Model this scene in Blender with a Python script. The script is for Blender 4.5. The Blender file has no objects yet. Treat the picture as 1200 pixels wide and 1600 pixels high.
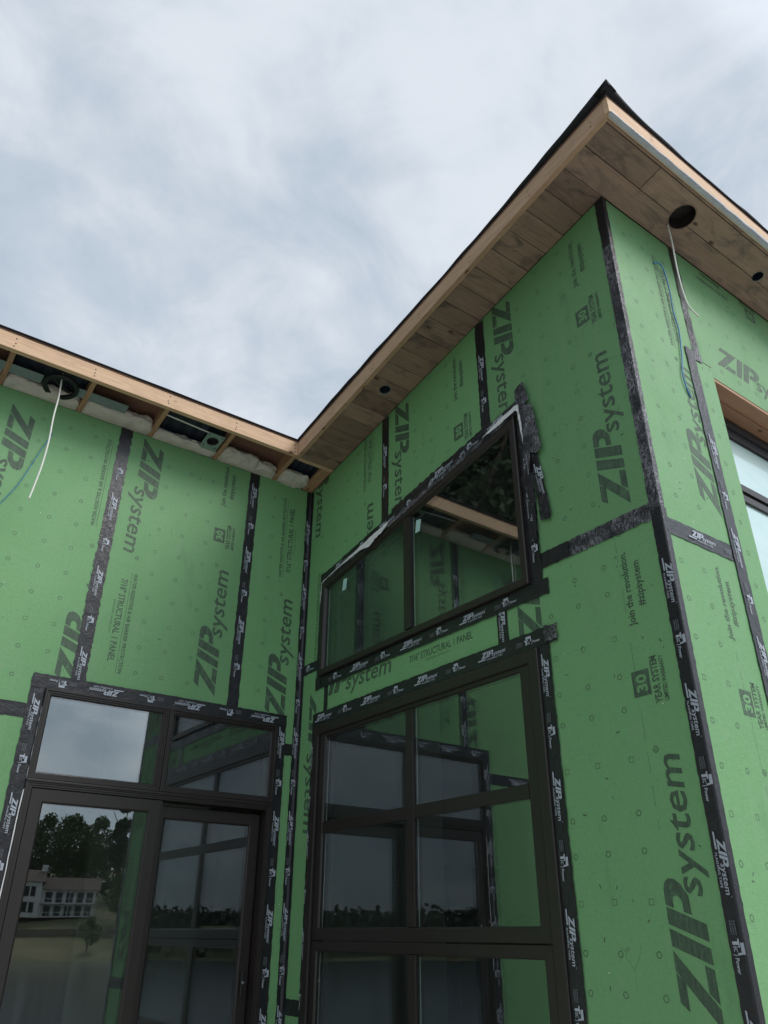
import bpy, bmesh, math, random
from mathutils import Vector, Matrix, noise

random.seed(7)
S = bpy.context.scene
COL = S.collection
R = math.radians

# ------------------------------------------------------------------ camera
YAW, PITCH, ROLL = 0.6275, 0.5009, 0.0059
CAM = Vector((-3.2596, -5.6959, 1.4711))
fw = Vector((math.sin(YAW) * math.cos(PITCH), math.cos(YAW) * math.cos(PITCH), math.sin(PITCH)))
r0 = Vector((math.cos(YAW), -math.sin(YAW), 0))
u0 = r0.cross(fw)
rt = math.cos(ROLL) * r0 + math.sin(ROLL) * u0
up = -math.sin(ROLL) * r0 + math.cos(ROLL) * u0
cd = bpy.data.cameras.new('camera')
cam = bpy.data.objects.new('camera', cd)
COL.objects.link(cam)
cam.matrix_world = Matrix(((rt.x, up.x, -fw.x, CAM.x), (rt.y, up.y, -fw.y, CAM.y), (rt.z, up.z, -fw.z, CAM.z), (0, 0, 0, 1)))
cd.sensor_fit = 'VERTICAL'
cd.sensor_height = 36
cd.lens = 1206.79 / 1600 * 36
cd.clip_start = 0.05
cd.clip_end = 3000
S.camera = cam

# ------------------------------------------------------------------ world, sun, exposure
SUN_AZ, SUN_EL = R(-60), R(45)
W = bpy.data.worlds.new('World')
S.world = W
W.use_nodes = True
nt = W.node_tree
nt.nodes.clear()
def wn(t, **k):
    n = nt.nodes.new(t)
    for a, b in k.items(): setattr(n, a, b)
    return n
sky = wn('ShaderNodeTexSky')
sky.sky_type = 'NISHITA'
sky.sun_disc = False
sky.sun_elevation = SUN_EL
sky.sun_rotation = R(90) - SUN_AZ
tc = wn('ShaderNodeTexCoord')
# clouds on a flat layer overhead: direction divided by its height, softened towards the horizon
sep = wn('ShaderNodeSeparateXYZ')
nt.links.new(tc.outputs['Generated'], sep.inputs[0])
zz = wn('ShaderNodeMath', operation='MAXIMUM'); zz.inputs[1].default_value = 0.0
nt.links.new(sep.outputs['Z'], zz.inputs[0])
za = wn('ShaderNodeMath', operation='ADD'); za.inputs[1].default_value = 0.35
nt.links.new(zz.outputs[0], za.inputs[0])
dv = wn('ShaderNodeVectorMath', operation='DIVIDE')
cmb = wn('ShaderNodeCombineXYZ')
for i in range(3): nt.links.new(za.outputs[0], cmb.inputs[i])
nt.links.new(tc.outputs['Generated'], dv.inputs[0]); nt.links.new(cmb.outputs[0], dv.inputs[1])
mp = wn('ShaderNodeMapping')
mp.inputs['Location'].default_value = (-17.439, 10.329, 3.644)
nt.links.new(dv.outputs[0], mp.inputs[0])
n1 = wn('ShaderNodeTexNoise'); n1.inputs['Scale'].default_value = 2.3; n1.inputs['Detail'].default_value = 7; n1.inputs['Roughness'].default_value = 0.52
n1.inputs['Distortion'].default_value = 0.25
nt.links.new(mp.outputs[0], n1.inputs['Vector'])
cr = wn('ShaderNodeValToRGB')
cr.color_ramp.interpolation = 'EASE'
e = cr.color_ramp.elements
e[0].position = 0.37; e[0].color = (3.05, 3.55, 4.08, 1)
e[1].position = 0.66; e[1].color = (4.75, 5.05, 5.4, 1)
n2 = wn('ShaderNodeTexNoise'); n2.inputs['Scale'].default_value = 6.5; n2.inputs['Detail'].default_value = 9; n2.inputs['Roughness'].default_value = 0.58; n2.inputs['Distortion'].default_value = 0.6
nt.links.new(mp.outputs[0], n2.inputs['Vector'])
nm_ = wn('ShaderNodeMath', operation='MULTIPLY_ADD'); nm_.inputs[1].default_value = 0.42; nt.links.new(n2.outputs['Fac'], nm_.inputs[0])
nk_ = wn('ShaderNodeMath', operation='SUBTRACT'); nk_.inputs[1].default_value = 0.21; nt.links.new(n1.outputs['Fac'], nk_.inputs[0]); nt.links.new(nk_.outputs[0], nm_.inputs[2])
nt.links.new(nm_.outputs[0], cr.inputs[0])
# thin overcast is brighter on the side of the hidden sun
sd = wn('ShaderNodeVectorMath', operation='DOT_PRODUCT')
sd.inputs[1].default_value = (math.cos(SUN_AZ) * math.cos(SUN_EL), math.sin(SUN_AZ) * math.cos(SUN_EL), math.sin(SUN_EL))
nt.links.new(tc.outputs['Generated'], sd.inputs[0])
mr = wn('ShaderNodeMapRange'); mr.inputs['From Min'].default_value = 0.66; mr.inputs['From Max'].default_value = 1.0
mr.inputs['To Min'].default_value = 1.0; mr.inputs['To Max'].default_value = 2.7
nt.links.new(sd.outputs['Value'], mr.inputs['Value'])
ml = wn('ShaderNodeVectorMath', operation='SCALE')
nt.links.new(cr.outputs[0], ml.inputs[0]); nt.links.new(mr.outputs[0], ml.inputs['Scale'])
mx = wn('ShaderNodeMix', data_type='RGBA'); mx.inputs[0].default_value = 0.9
nt.links.new(sky.outputs[0], mx.inputs[6]); nt.links.new(ml.outputs[0], mx.inputs[7])
bg = wn('ShaderNodeBackground'); bg.inputs['Strength'].default_value = 0.1
nt.links.new(mx.outputs[2], bg.inputs[0])
wo = wn('ShaderNodeOutputWorld')
nt.links.new(bg.outputs[0], wo.inputs[0])

sl = bpy.data.lights.new('sun', 'SUN')
sl.energy = 1.2
sl.angle = R(25)
sl.color = (1.0, 0.96, 0.9)
so = bpy.data.objects.new('sun', sl)
COL.objects.link(so)
sv = Vector((math.cos(SUN_AZ) * math.cos(SUN_EL), math.sin(SUN_AZ) * math.cos(SUN_EL), math.sin(SUN_EL)))
so.rotation_euler = sv.to_track_quat('Z', 'Y').to_euler()
so.location = sv * 40
S.view_settings.view_transform = 'Standard'
S.view_settings.look = 'None'
S.view_settings.gamma = 1
S.view_settings.exposure = 0.76
S.view_settings.use_curve_mapping = False
S.cycles.max_bounces = 10
S.cycles.transparent_max_bounces = 24
S.cycles.glossy_bounces = 6

# ------------------------------------------------------------------ geometry constants (metres)
L = 3.678           # length of the wing wall B
Z0, SL = 5.2485, 0.1632   # soffit plane z = Z0 - SL*y
OA, OB, OC = 0.4115, 0.4112, 0.4173
def zr(y): return Z0 - SL * y

MP = {  # wall planes: u to the viewer's right, w up, d out of the wall
    'A': Matrix(((1, 0, 0, 0), (0, 0, -1, 0), (0, 1, 0, 0), (0, 0, 0, 1))),
    'B': Matrix(((0, 0, -1, 0), (-1, 0, 0, 0), (0, 1, 0, 0), (0, 0, 0, 1))),
    'C': Matrix(((1, 0, 0, 0), (0, 0, -1, -L), (0, 1, 0, 0), (0, 0, 0, 1))),
}

# ------------------------------------------------------------------ materials
MATS = {}
def newmat(name):
    m = bpy.data.materials.new(name)
    m.use_nodes = True
    MATS[name] = m
    t = m.node_tree
    b = t.nodes['Principled BSDF']
    return m, t, b
def N(t, ty, **k):
    n = t.nodes.new(ty)
    for a, b in k.items(): setattr(n, a, b)
    return n
def mixc(t, fac, a, b):
    n = N(t, 'ShaderNodeMix', data_type='RGBA')
    for sock, v in ((n.inputs[0], fac), (n.inputs[6], a), (n.inputs[7], b)):
        if hasattr(v, 'links') or hasattr(v, 'is_linked'): t.links.new(v, sock)
        elif isinstance(v, tuple): sock.default_value = v + (1,) if len(v) == 3 else v
        else: sock.default_value = v
    return n.outputs[2]
def noise_tex(t, scale, detail=4, rough=0.55, vec=None, dist=0):
    n = N(t, 'ShaderNodeTexNoise')
    n.inputs['Scale'].default_value = scale
    n.inputs['Detail'].default_value = detail
    n.inputs['Roughness'].default_value = rough
    n.inputs['Distortion'].default_value = dist
    if vec is not None: t.links.new(vec, n.inputs['Vector'])
    return n.outputs['Fac']
def ramp(t, fac, p0, p1, c0=(0, 0, 0), c1=(1, 1, 1)):
    n = N(t, 'ShaderNodeValToRGB')
    n.color_ramp.elements[0].position = p0; n.color_ramp.elements[0].color = c0 + (1,)
    n.color_ramp.elements[1].position = p1; n.color_ramp.elements[1].color = c1 + (1,)
    t.links.new(fac, n.inputs[0])
    return n.outputs[0]
def bump(t, b, h, strength, dist=0.002):
    n = N(t, 'ShaderNodeBump')
    n.inputs['Strength'].default_value = strength
    n.inputs['Distance'].default_value = dist
    t.links.new(h, n.inputs['Height'])
    t.links.new(n.outputs[0], b.inputs['Normal'])
def pos(t): return N(t, 'ShaderNodeNewGeometry').outputs['Position']
def mapping(t, vec, scale):
    n = N(t, 'ShaderNodeMapping')
    n.inputs['Scale'].default_value = scale
    t.links.new(vec, n.inputs[0])
    return n.outputs[0]

def simple(name, col, rough=0.6, var=0.12, scale=6, ior=1.45, bumps=0, bscale=80, metal=0):
    m, t, b = newmat(name)
    p = pos(t)
    f = noise_tex(t, scale, 5, vec=p)
    c = mixc(t, f, tuple(x * (1 - var) for x in col), tuple(min(1, x * (1 + var)) for x in col))
    t.links.new(c, b.inputs['Base Color'])
    b.inputs['Roughness'].default_value = rough
    b.inputs['IOR'].default_value = ior
    b.inputs['Metallic'].default_value = metal
    if bumps: bump(t, b, noise_tex(t, bscale, 3, vec=p), bumps)
    return m

# green overlay of the sheathing panels
m, t, b = newmat('green_panel')
p = pos(t)
big = noise_tex(t, 1.6, 4, vec=p)
fine = noise_tex(t, 55, 3, vec=p)
oi = N(t, 'ShaderNodeObjectInfo').outputs['Random']
c = mixc(t, big, (0.130, 0.312, 0.122), (0.160, 0.356, 0.150))
c = mixc(t, ramp(t, fine, 0.35, 0.75), c, (0.168, 0.360, 0.156))
# faint wood strands telegraphing through the overlay
s1 = noise_tex(t, 1, 3, 0.6, vec=mapping(t, p, (14, 14, 90)), dist=1.5)
s2 = noise_tex(t, 1, 3, 0.6, vec=mapping(t, p, (80, 80, 16)), dist=1.5)
sm = N(t, 'ShaderNodeMath', operation='MULTIPLY'); t.links.new(s1, sm.inputs[0]); t.links.new(s2, sm.inputs[1])
c = mixc(t, ramp(t, sm.outputs[0], 0.30, 0.42), c, (0.128, 0.300, 0.132))
# water streaks, dust and rubbed places
streak = ramp(t, noise_tex(t, 1, 5, 0.65, vec=mapping(t, p, (7, 7, 0.55))), 0.56, 0.78)
c = mixc(t, streak, c, (0.178, 0.345, 0.165))
dirt = ramp(t, noise_tex(t, 5, 8, 0.72, vec=p), 0.58, 0.78)
c = mixc(t, dirt, c, (0.195, 0.345, 0.180))
wisp = ramp(t, noise_tex(t, 3.2, 6, 0.65, vec=mapping(t, p, (1.2, 1.2, 0.35))), 0.60, 0.80)
c = mixc(t, wisp, c, (0.098, 0.245, 0.104))
scr = N(t, 'ShaderNodeTexVoronoi', feature='DISTANCE_TO_EDGE'); scr.inputs['Scale'].default_value = 1.7
wv = N(t, 'ShaderNodeVectorMath', operation='ADD'); t.links.new(p, wv.inputs[0])
ncol = N(t, 'ShaderNodeTexNoise'); ncol.inputs['Scale'].default_value = 2.0; ncol.inputs['Detail'].default_value = 3; t.links.new(p, ncol.inputs['Vector']); t.links.new(ncol.outputs['Color'], wv.inputs[1])
t.links.new(wv.outputs[0], scr.inputs['Vector'])
sl_ = ramp(t, scr.outputs['Distance'], 0.002, 0.005, (1, 1, 1), (0, 0, 0))
sg = N(t, 'ShaderNodeMath', operation='MULTIPLY'); t.links.new(sl_, sg.inputs[0]); t.links.new(ramp(t, noise_tex(t, 2.4, 3, vec=p), 0.58, 0.66), sg.inputs[1])
c = mixc(t, sg.outputs[0], c, (0.085, 0.20, 0.09))
speck = N(t, 'ShaderNodeTexVoronoi'); speck.inputs['Scale'].default_value = 7
t.links.new(p, speck.inputs['Vector'])
sp = ramp(t, speck.outputs['Distance'], 0.018, 0.03, (1, 1, 1), (0, 0, 0))
c = mixc(t, sp, c, (0.55, 0.60, 0.52))
hv = N(t, 'ShaderNodeHueSaturation')
t.links.new(c, hv.inputs['Color'])
vr = N(t, 'ShaderNodeMapRange'); vr.inputs['To Min'].default_value = 0.92; vr.inputs['To Max'].default_value = 1.06
t.links.new(oi, vr.inputs['Value']); t.links.new(vr.outputs[0], hv.inputs['Value'])
t.links.new(hv.outputs[0], b.inputs['Base Color'])
rr_ = N(t, 'ShaderNodeMapRange'); rr_.inputs['To Min'].default_value = 0.48; rr_.inputs['To Max'].default_value = 0.75
t.links.new(noise_tex(t, 3, 5, vec=p), rr_.inputs['Value']); t.links.new(rr_.outputs[0], b.inputs['Roughness'])
bump(t, b, sm.outputs[0], 0.5, 0.004)

m, t, b = newmat('panel_core')           # cut edges of the sheathing
p = pos(t)
c = mixc(t, noise_tex(t, 60, 4, vec=p), (0.22, 0.13, 0.06), (0.42, 0.28, 0.15))
t.links.new(c, b.inputs['Base Color']); b.inputs['Roughness'].default_value = 0.85

# printed ink, worn and streaky
m, t, b = newmat('panel_ink')
p = pos(t)
st = noise_tex(t, 1, 4, 0.7, vec=mapping(t, p, (90, 90, 9)))
sp = noise_tex(t, 120, 3, 0.7, vec=p)
f = N(t, 'ShaderNodeMath', operation='MULTIPLY'); t.links.new(ramp(t, st, 0.38, 0.66), f.inputs[0]); f.inputs[1].default_value = 0.55
c = mixc(t, f.outputs[0], (0.040, 0.066, 0.044), (0.105, 0.20, 0.11))
c = mixc(t, ramp(t, sp, 0.60, 0.72), c, (0.12, 0.26, 0.125))
c = mixc(t, ramp(t, noise_tex(t, 9, 6, 0.7, vec=p), 0.58, 0.70), c, (0.10, 0.20, 0.105))
t.links.new(c, b.inputs['Base Color']); b.inputs['Roughness'].default_value = 0.6
m, t, b = newmat('panel_ink_faint')
p = pos(t)
c = mixc(t, ramp(t, noise_tex(t, 70, 3, 0.7, vec=p), 0.4, 0.7), (0.045, 0.11, 0.055), (0.10, 0.25, 0.12))
t.links.new(c, b.inputs['Base Color']); b.inputs['Roughness'].default_value = 0.6

def tape_mat(name, glint, lo, hi, wrinkle):
    m, t, b = newmat(name)
    p = pos(t)
    n = noise_tex(t, 14, 5, 0.6, vec=p)
    c = mixc(t, n, (0.007, 0.007, 0.009), (0.017, 0.017, 0.022))
    # creases: thin ridges of a distorted cell pattern
    v = N(t, 'ShaderNodeTexVoronoi', feature='DISTANCE_TO_EDGE'); v.inputs['Scale'].default_value = 55
    wv = N(t, 'ShaderNodeVectorMath', operation='ADD'); t.links.new(p, wv.inputs[0])
    nc = N(t, 'ShaderNodeTexNoise'); nc.inputs['Scale'].default_value = 40; nc.inputs['Detail'].default_value = 3; t.links.new(p, nc.inputs['Vector'])
    sc_ = N(t, 'ShaderNodeVectorMath', operation='SCALE'); sc_.inputs['Scale'].default_value = 0.03; t.links.new(nc.outputs['Color'], sc_.inputs[0])
    t.links.new(sc_.outputs[0], wv.inputs[1]); t.links.new(wv.outputs[0], v.inputs['Vector'])
    crk = ramp(t, v.outputs['Distance'], 0.03, 0.16, (1, 1, 1), (0, 0, 0))
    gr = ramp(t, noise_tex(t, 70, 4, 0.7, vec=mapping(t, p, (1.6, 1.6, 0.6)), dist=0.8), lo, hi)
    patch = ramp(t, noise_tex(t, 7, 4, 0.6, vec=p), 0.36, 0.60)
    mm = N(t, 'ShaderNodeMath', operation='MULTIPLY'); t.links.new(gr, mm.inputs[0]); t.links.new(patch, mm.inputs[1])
    m2 = N(t, 'ShaderNodeMath', operation='MULTIPLY'); t.links.new(mm.outputs[0], m2.inputs[0]); m2.inputs[1].default_value = glint
    c = mixc(t, m2.outputs[0], c, (0.30, 0.30, 0.33))  # grey crackle painted into the base colour as sky glints on wrinkled tape
    t.links.new(c, b.inputs['Base Color'])
    b.inputs['Roughness'].default_value = 0.34
    b.inputs['IOR'].default_value = 1.5
    hh = N(t, 'ShaderNodeMath', operation='ADD'); t.links.new(noise_tex(t, 30, 4, 0.6, vec=p), hh.inputs[0])
    cs = N(t, 'ShaderNodeMath', operation='MULTIPLY'); t.links.new(crk, cs.inputs[0]); cs.inputs[1].default_value = wrinkle; t.links.new(cs.outputs[0], hh.inputs[1])
    bump(t, b, hh.outputs[0], 0.7, 0.004)
tape_mat('tape', 0.25, 0.60, 0.76, 0.12)
tape_mat('tape_glints', 1.0, 0.44, 0.62, 0.6)  # same black tape with strong painted glints
simple('tape_print', (0.40, 0.44, 0.50), 0.5, 0.25, 60)
simple('tape_print_faint', (0.13, 0.14, 0.16), 0.5, 0.3, 60)
simple('torn_white', (0.72, 0.72, 0.72), 0.55, 0.12, 40, bumps=0.5, bscale=60)

def wood(name, axis, c0, c1, c2, knot, rough=0.7, rscale=1.0, mott=0.0, mcol=(0.04, 0.035, 0.03)):
    m, t, b = newmat(name)
    p = pos(t)
    rnd = N(t, 'ShaderNodeObjectInfo').outputs['Random']
    off = N(t, 'ShaderNodeVectorMath', operation='SCALE')
    t.links.new(p, off.inputs[0]); off.inputs['Scale'].default_value = 1
    ad = N(t, 'ShaderNodeVectorMath', operation='ADD')
    cb = N(t, 'ShaderNodeCombineXYZ')
    r10 = N(t, 'ShaderNodeMath', operation='MULTIPLY'); t.links.new(rnd, r10.inputs[0]); r10.inputs[1].default_value = 37
    for i in range(3): t.links.new(r10.outputs[0], cb.inputs[i])
    t.links.new(p, ad.inputs[0]); t.links.new(cb.outputs[0], ad.inputs[1])
    sc = [26 * rscale] * 3; sc[axis] = 1.3 * rscale
    g = mapping(t, ad.outputs[0], tuple(sc))
    gr = noise_tex(t, 1.0, 6, 0.6, vec=g, dist=0.6)
    c = mixc(t, ramp(t, gr, 0.3, 0.7), c0, c1)
    g2 = mapping(t, ad.outputs[0], tuple(4 * x for x in sc))
    c = mixc(t, ramp(t, noise_tex(t, 1.0, 3, 0.6, vec=g2), 0.5, 0.8), c, c2)
    if mott:
        ks = [9.0] * 3; ks[axis] = 4.0
        mo = noise_tex(t, 1.0, 6, 0.62, vec=mapping(t, ad.outputs[0], tuple(ks)), dist=0.8)
        mf = N(t, 'ShaderNodeMath', operation='MULTIPLY'); t.links.new(ramp(t, mo, 0.49, 0.70), mf.inputs[0]); mf.inputs[1].default_value = mott
        c = mixc(t, mf.outputs[0], c, mcol)
    ks = [8.5] * 3; ks[axis] = 4.5
    v = N(t, 'ShaderNodeTexVoronoi'); v.inputs['Scale'].default_value = 1
    t.links.new(mapping(t, ad.outputs[0], tuple(ks)), v.inputs['Vector'])
    kf = ramp(t, v.outputs['Distance'], 0.07, 0.16, (1, 1, 1), (0, 0, 0))
    kk = N(t, 'ShaderNodeMath', operation='GREATER_THAN'); kk.inputs[1].default_value = 0.48
    sepc = N(t, 'ShaderNodeSeparateColor'); t.links.new(v.outputs['Color'], sepc.inputs[0]); t.links.new(sepc.outputs[0], kk.inputs[0])
    km = N(t, 'ShaderNodeMath', operation='MULTIPLY'); t.links.new(kf, km.inputs[0]); t.links.new(kk.outputs[0], km.inputs[1])
    c = mixc(t, km.outputs[0], c, knot)
    hs = N(t, 'ShaderNodeHueSaturation'); t.links.new(c, hs.inputs['Color'])
    vr = N(t, 'ShaderNodeMapRange'); vr.inputs['To Min'].default_value = 0.76; vr.inputs['To Max'].default_value = 1.22
    t.links.new(rnd, vr.inputs['Value']); t.links.new(vr.outputs[0], hs.inputs['Value'])
    t.links.new(hs.outputs[0], b.inputs['Base Color'])
    b.inputs['Roughness'].default_value = rough
    bump(t, b, gr, 0.25, 0.002)
wood('pine_x', 0, (0.56, 0.355, 0.215), (0.66, 0.455, 0.295), (0.46, 0.275, 0.155), (0.17, 0.075, 0.035), mott=0.35, mcol=(0.36, 0.24, 0.15))
wood('pine_y', 1, (0.52, 0.325, 0.20), (0.62, 0.42, 0.275), (0.42, 0.25, 0.145), (0.17, 0.075, 0.035), mott=0.35, mcol=(0.32, 0.21, 0.13))
wood('stained_x', 0, (0.255, 0.165, 0.120), (0.322, 0.216, 0.160), (0.190, 0.120, 0.088), (0.060, 0.038, 0.030), 0.6, 0.8, 0.95, (0.098, 0.074, 0.066))
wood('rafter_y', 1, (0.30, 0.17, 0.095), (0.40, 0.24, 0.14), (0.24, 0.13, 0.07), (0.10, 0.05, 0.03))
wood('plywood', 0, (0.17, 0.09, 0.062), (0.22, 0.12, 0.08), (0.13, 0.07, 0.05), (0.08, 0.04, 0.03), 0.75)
wood('header_x', 0, (0.34, 0.19, 0.11), (0.42, 0.25, 0.15), (0.28, 0.15, 0.09), (0.10, 0.05, 0.03))

simple('baffle', (0.020, 0.026, 0.040), 0.6, 0.3, 20)
simple('membrane', (0.012, 0.013, 0.016), 0.75, 0.3, 30, bumps=0.6, bscale=25)
simple('flashing_film', (0.46, 0.49, 0.53), 0.3, 0.25, 14, ior=1.6, bumps=0.6, bscale=40)
simple('frame_bronze', (0.019, 0.0145, 0.0125), 0.40, 0.18, 18, ior=1.5, bumps=0.06, bscale=160)
simple('frame_black', (0.012, 0.012, 0.015), 0.45, 0.2, 18)
simple('gasket', (0.006, 0.006, 0.007), 0.6, 0.2, 30)
simple('spacer', (0.45, 0.50, 0.48), 0.4, 0.1, 20)
simple('galvanised', (0.17, 0.21, 0.22), 0.5, 0.25, 24, ior=1.6)
simple('plate_steel', (0.22, 0.30, 0.27), 0.45, 0.35, 60, ior=1.6)
simple('black_plastic', (0.010, 0.010, 0.014), 0.5, 0.2, 40)
simple('can_dark', (0.030, 0.022, 0.022), 0.6, 0.3, 30)
simple('cable_white', (0.74, 0.74, 0.69), 0.5, 0.08, 30)
simple('wire_blue', (0.03, 0.20, 0.42), 0.45, 0.2, 30)
simple('drywall', (0.66, 0.65, 0.61), 0.85, 0.08, 3)
simple('subfloor', (0.24, 0.18, 0.12), 0.8, 0.25, 5)
simple('door_paint', (0.05, 0.055, 0.06), 0.5, 0.2, 6)
simple('sticker', (0.40, 0.62, 0.58), 0.5, 0.08, 20)
simple('handle_black', (0.015, 0.014, 0.014), 0.35, 0.2, 20)
simple('screw_metal', (0.6, 0.6, 0.6), 0.3, 0.1, 20, metal=1)

m, t, b = newmat('insulation')
p = pos(t)
c = mixc(t, noise_tex(t, 9, 6, 0.6, vec=p), (0.60, 0.55, 0.47), (0.85, 0.81, 0.73))
t.links.new(c, b.inputs['Base Color']); b.inputs['Roughness'].default_value = 0.95
bump(t, b, noise_tex(t, 38, 6, 0.75, vec=mapping(t, p, (0.5, 1.4, 1.4)), dist=1.2), 1.0, 0.02)

# insulated glass: two faces, each with its own mirror share that grows at grazing angles
m = bpy.data.materials.new('glass'); m.use_nodes = True; MATS['glass'] = m
t = m.node_tree; t.nodes.clear()
lw = N(t, 'ShaderNodeLayerWeight'); lw.inputs['Blend'].default_value = 0.5
pw = N(t, 'ShaderNodeMath', operation='POWER'); pw.inputs[1].default_value = 5.0
t.links.new(lw.outputs['Facing'], pw.inputs[0])
fr = N(t, 'ShaderNodeMapRange'); fr.inputs['To Min'].default_value = 0.16; fr.inputs['To Max'].default_value = 1.0
t.links.new(pw.outputs[0], fr.inputs['Value'])
tr = N(t, 'ShaderNodeBsdfTransparent'); tr.inputs[0].default_value = (0.66, 0.72, 0.69, 1)
gl = N(t, 'ShaderNodeBsdfGlossy'); gl.inputs['Roughness'].default_value = 0.004; gl.inputs[0].default_value = (0.92, 0.96, 1.0, 1)
nb = N(t, 'ShaderNodeBump'); nb.inputs['Strength'].default_value = 0.02; nb.inputs['Distance'].default_value = 0.02
t.links.new(noise_tex(t, 1.8, 1, 0.5, vec=pos(t)), nb.inputs['Height']); t.links.new(nb.outputs[0], gl.inputs['Normal'])
ms = N(t, 'ShaderNodeMixShader')
t.links.new(fr.outputs[0], ms.inputs[0]); t.links.new(tr.outputs[0], ms.inputs[1]); t.links.new(gl.outputs[0], ms.inputs[2])
# dried splashes and dust
df = N(t, 'ShaderNodeBsdfDiffuse'); df.inputs[0].default_value = (0.55, 0.56, 0.54, 1)
vz = N(t, 'ShaderNodeTexVoronoi'); vz.inputs['Scale'].default_value = 16; t.links.new(pos(t), vz.inputs['Vector'])
ds = ramp(t, vz.outputs['Distance'], 0.03, 0.06, (1, 1, 1), (0, 0, 0))
gate = ramp(t, noise_tex(t, 3.0, 3, vec=pos(t)), 0.56, 0.62)
dm = N(t, 'ShaderNodeMath', operation='MULTIPLY'); t.links.new(ds, dm.inputs[0]); t.links.new(gate, dm.inputs[1])
da = N(t, 'ShaderNodeMath', operation='ADD'); t.links.new(dm.outputs[0], da.inputs[0]); da.inputs[1].default_value = 0.005
ms2 = N(t, 'ShaderNodeMixShader'); t.links.new(da.outputs[0], ms2.inputs[0]); t.links.new(ms.outputs[0], ms2.inputs[1]); t.links.new(df.outputs[0], ms2.inputs[2])
out = N(t, 'ShaderNodeOutputMaterial'); t.links.new(ms2.outputs[0], out.inputs[0])

# panes still wearing their pale protective film
m, t, b = newmat('filmed_glass')
c = mixc(t, noise_tex(t, 3, 4, vec=mapping(t, pos(t), (1, 1, 4))), (0.42, 0.62, 0.60), (0.58, 0.76, 0.74))
t.links.new(c, b.inputs['Base Color']); b.inputs['Roughness'].default_value = 0.22
b.inputs['Coat Weight'].default_value = 1.0; b.inputs['Coat Roughness'].default_value = 0.05

# landscape
m, t, b = newmat('ground_soil')
p = pos(t)
c = mixc(t, noise_tex(t, 0.15, 8, 0.6, vec=p), (0.36, 0.335, 0.30), (0.48, 0.45, 0.41))
far = N(t, 'ShaderNodeVectorMath', operation='LENGTH'); t.links.new(p, far.inputs[0])
g = ramp(t, noise_tex(t, 0.05, 6, 0.6, vec=p), 0.35, 0.65, (0.07, 0.085, 0.03), (0.24, 0.20, 0.10))
fz = N(t, 'ShaderNodeMapRange'); fz.inputs['From Min'].default_value = 22; fz.inputs['From Max'].default_value = 40
t.links.new(far.outputs['Value'], fz.inputs['Value'])
c = mixc(t, fz.outputs[0], c, g)
t.links.new(c, b.inputs['Base Color']); b.inputs['Roughness'].default_value = 0.95
m, t, b = newmat('lake_water')
b.inputs['Base Color'].default_value = (0.05, 0.065, 0.065, 1); b.inputs['Roughness'].default_value = 0.15
bump(t, b, noise_tex(t, 0.6, 4, vec=pos(t)), 0.12, 0.05)
simple('leaf', (0.12, 0.17, 0.075), 0.7, 0.5, 0.5)
simple('leaf_dark', (0.04, 0.062, 0.03), 0.7, 0.5, 0.5)
simple('bark', (0.10, 0.075, 0.055), 0.9, 0.3, 5)
simple('white_siding', (0.72, 0.72, 0.70), 0.7, 0.06, 1)
simple('roof_shingle', (0.16, 0.12, 0.10), 0.85, 0.2, 3)
simple('far_glass', (0.03, 0.035, 0.04), 0.1, 0.1, 1)
simple('stone', (0.22, 0.19, 0.16), 0.9, 0.3, 2)
simple('deck_wood', (0.18, 0.13, 0.09), 0.8, 0.2, 2)

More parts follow.
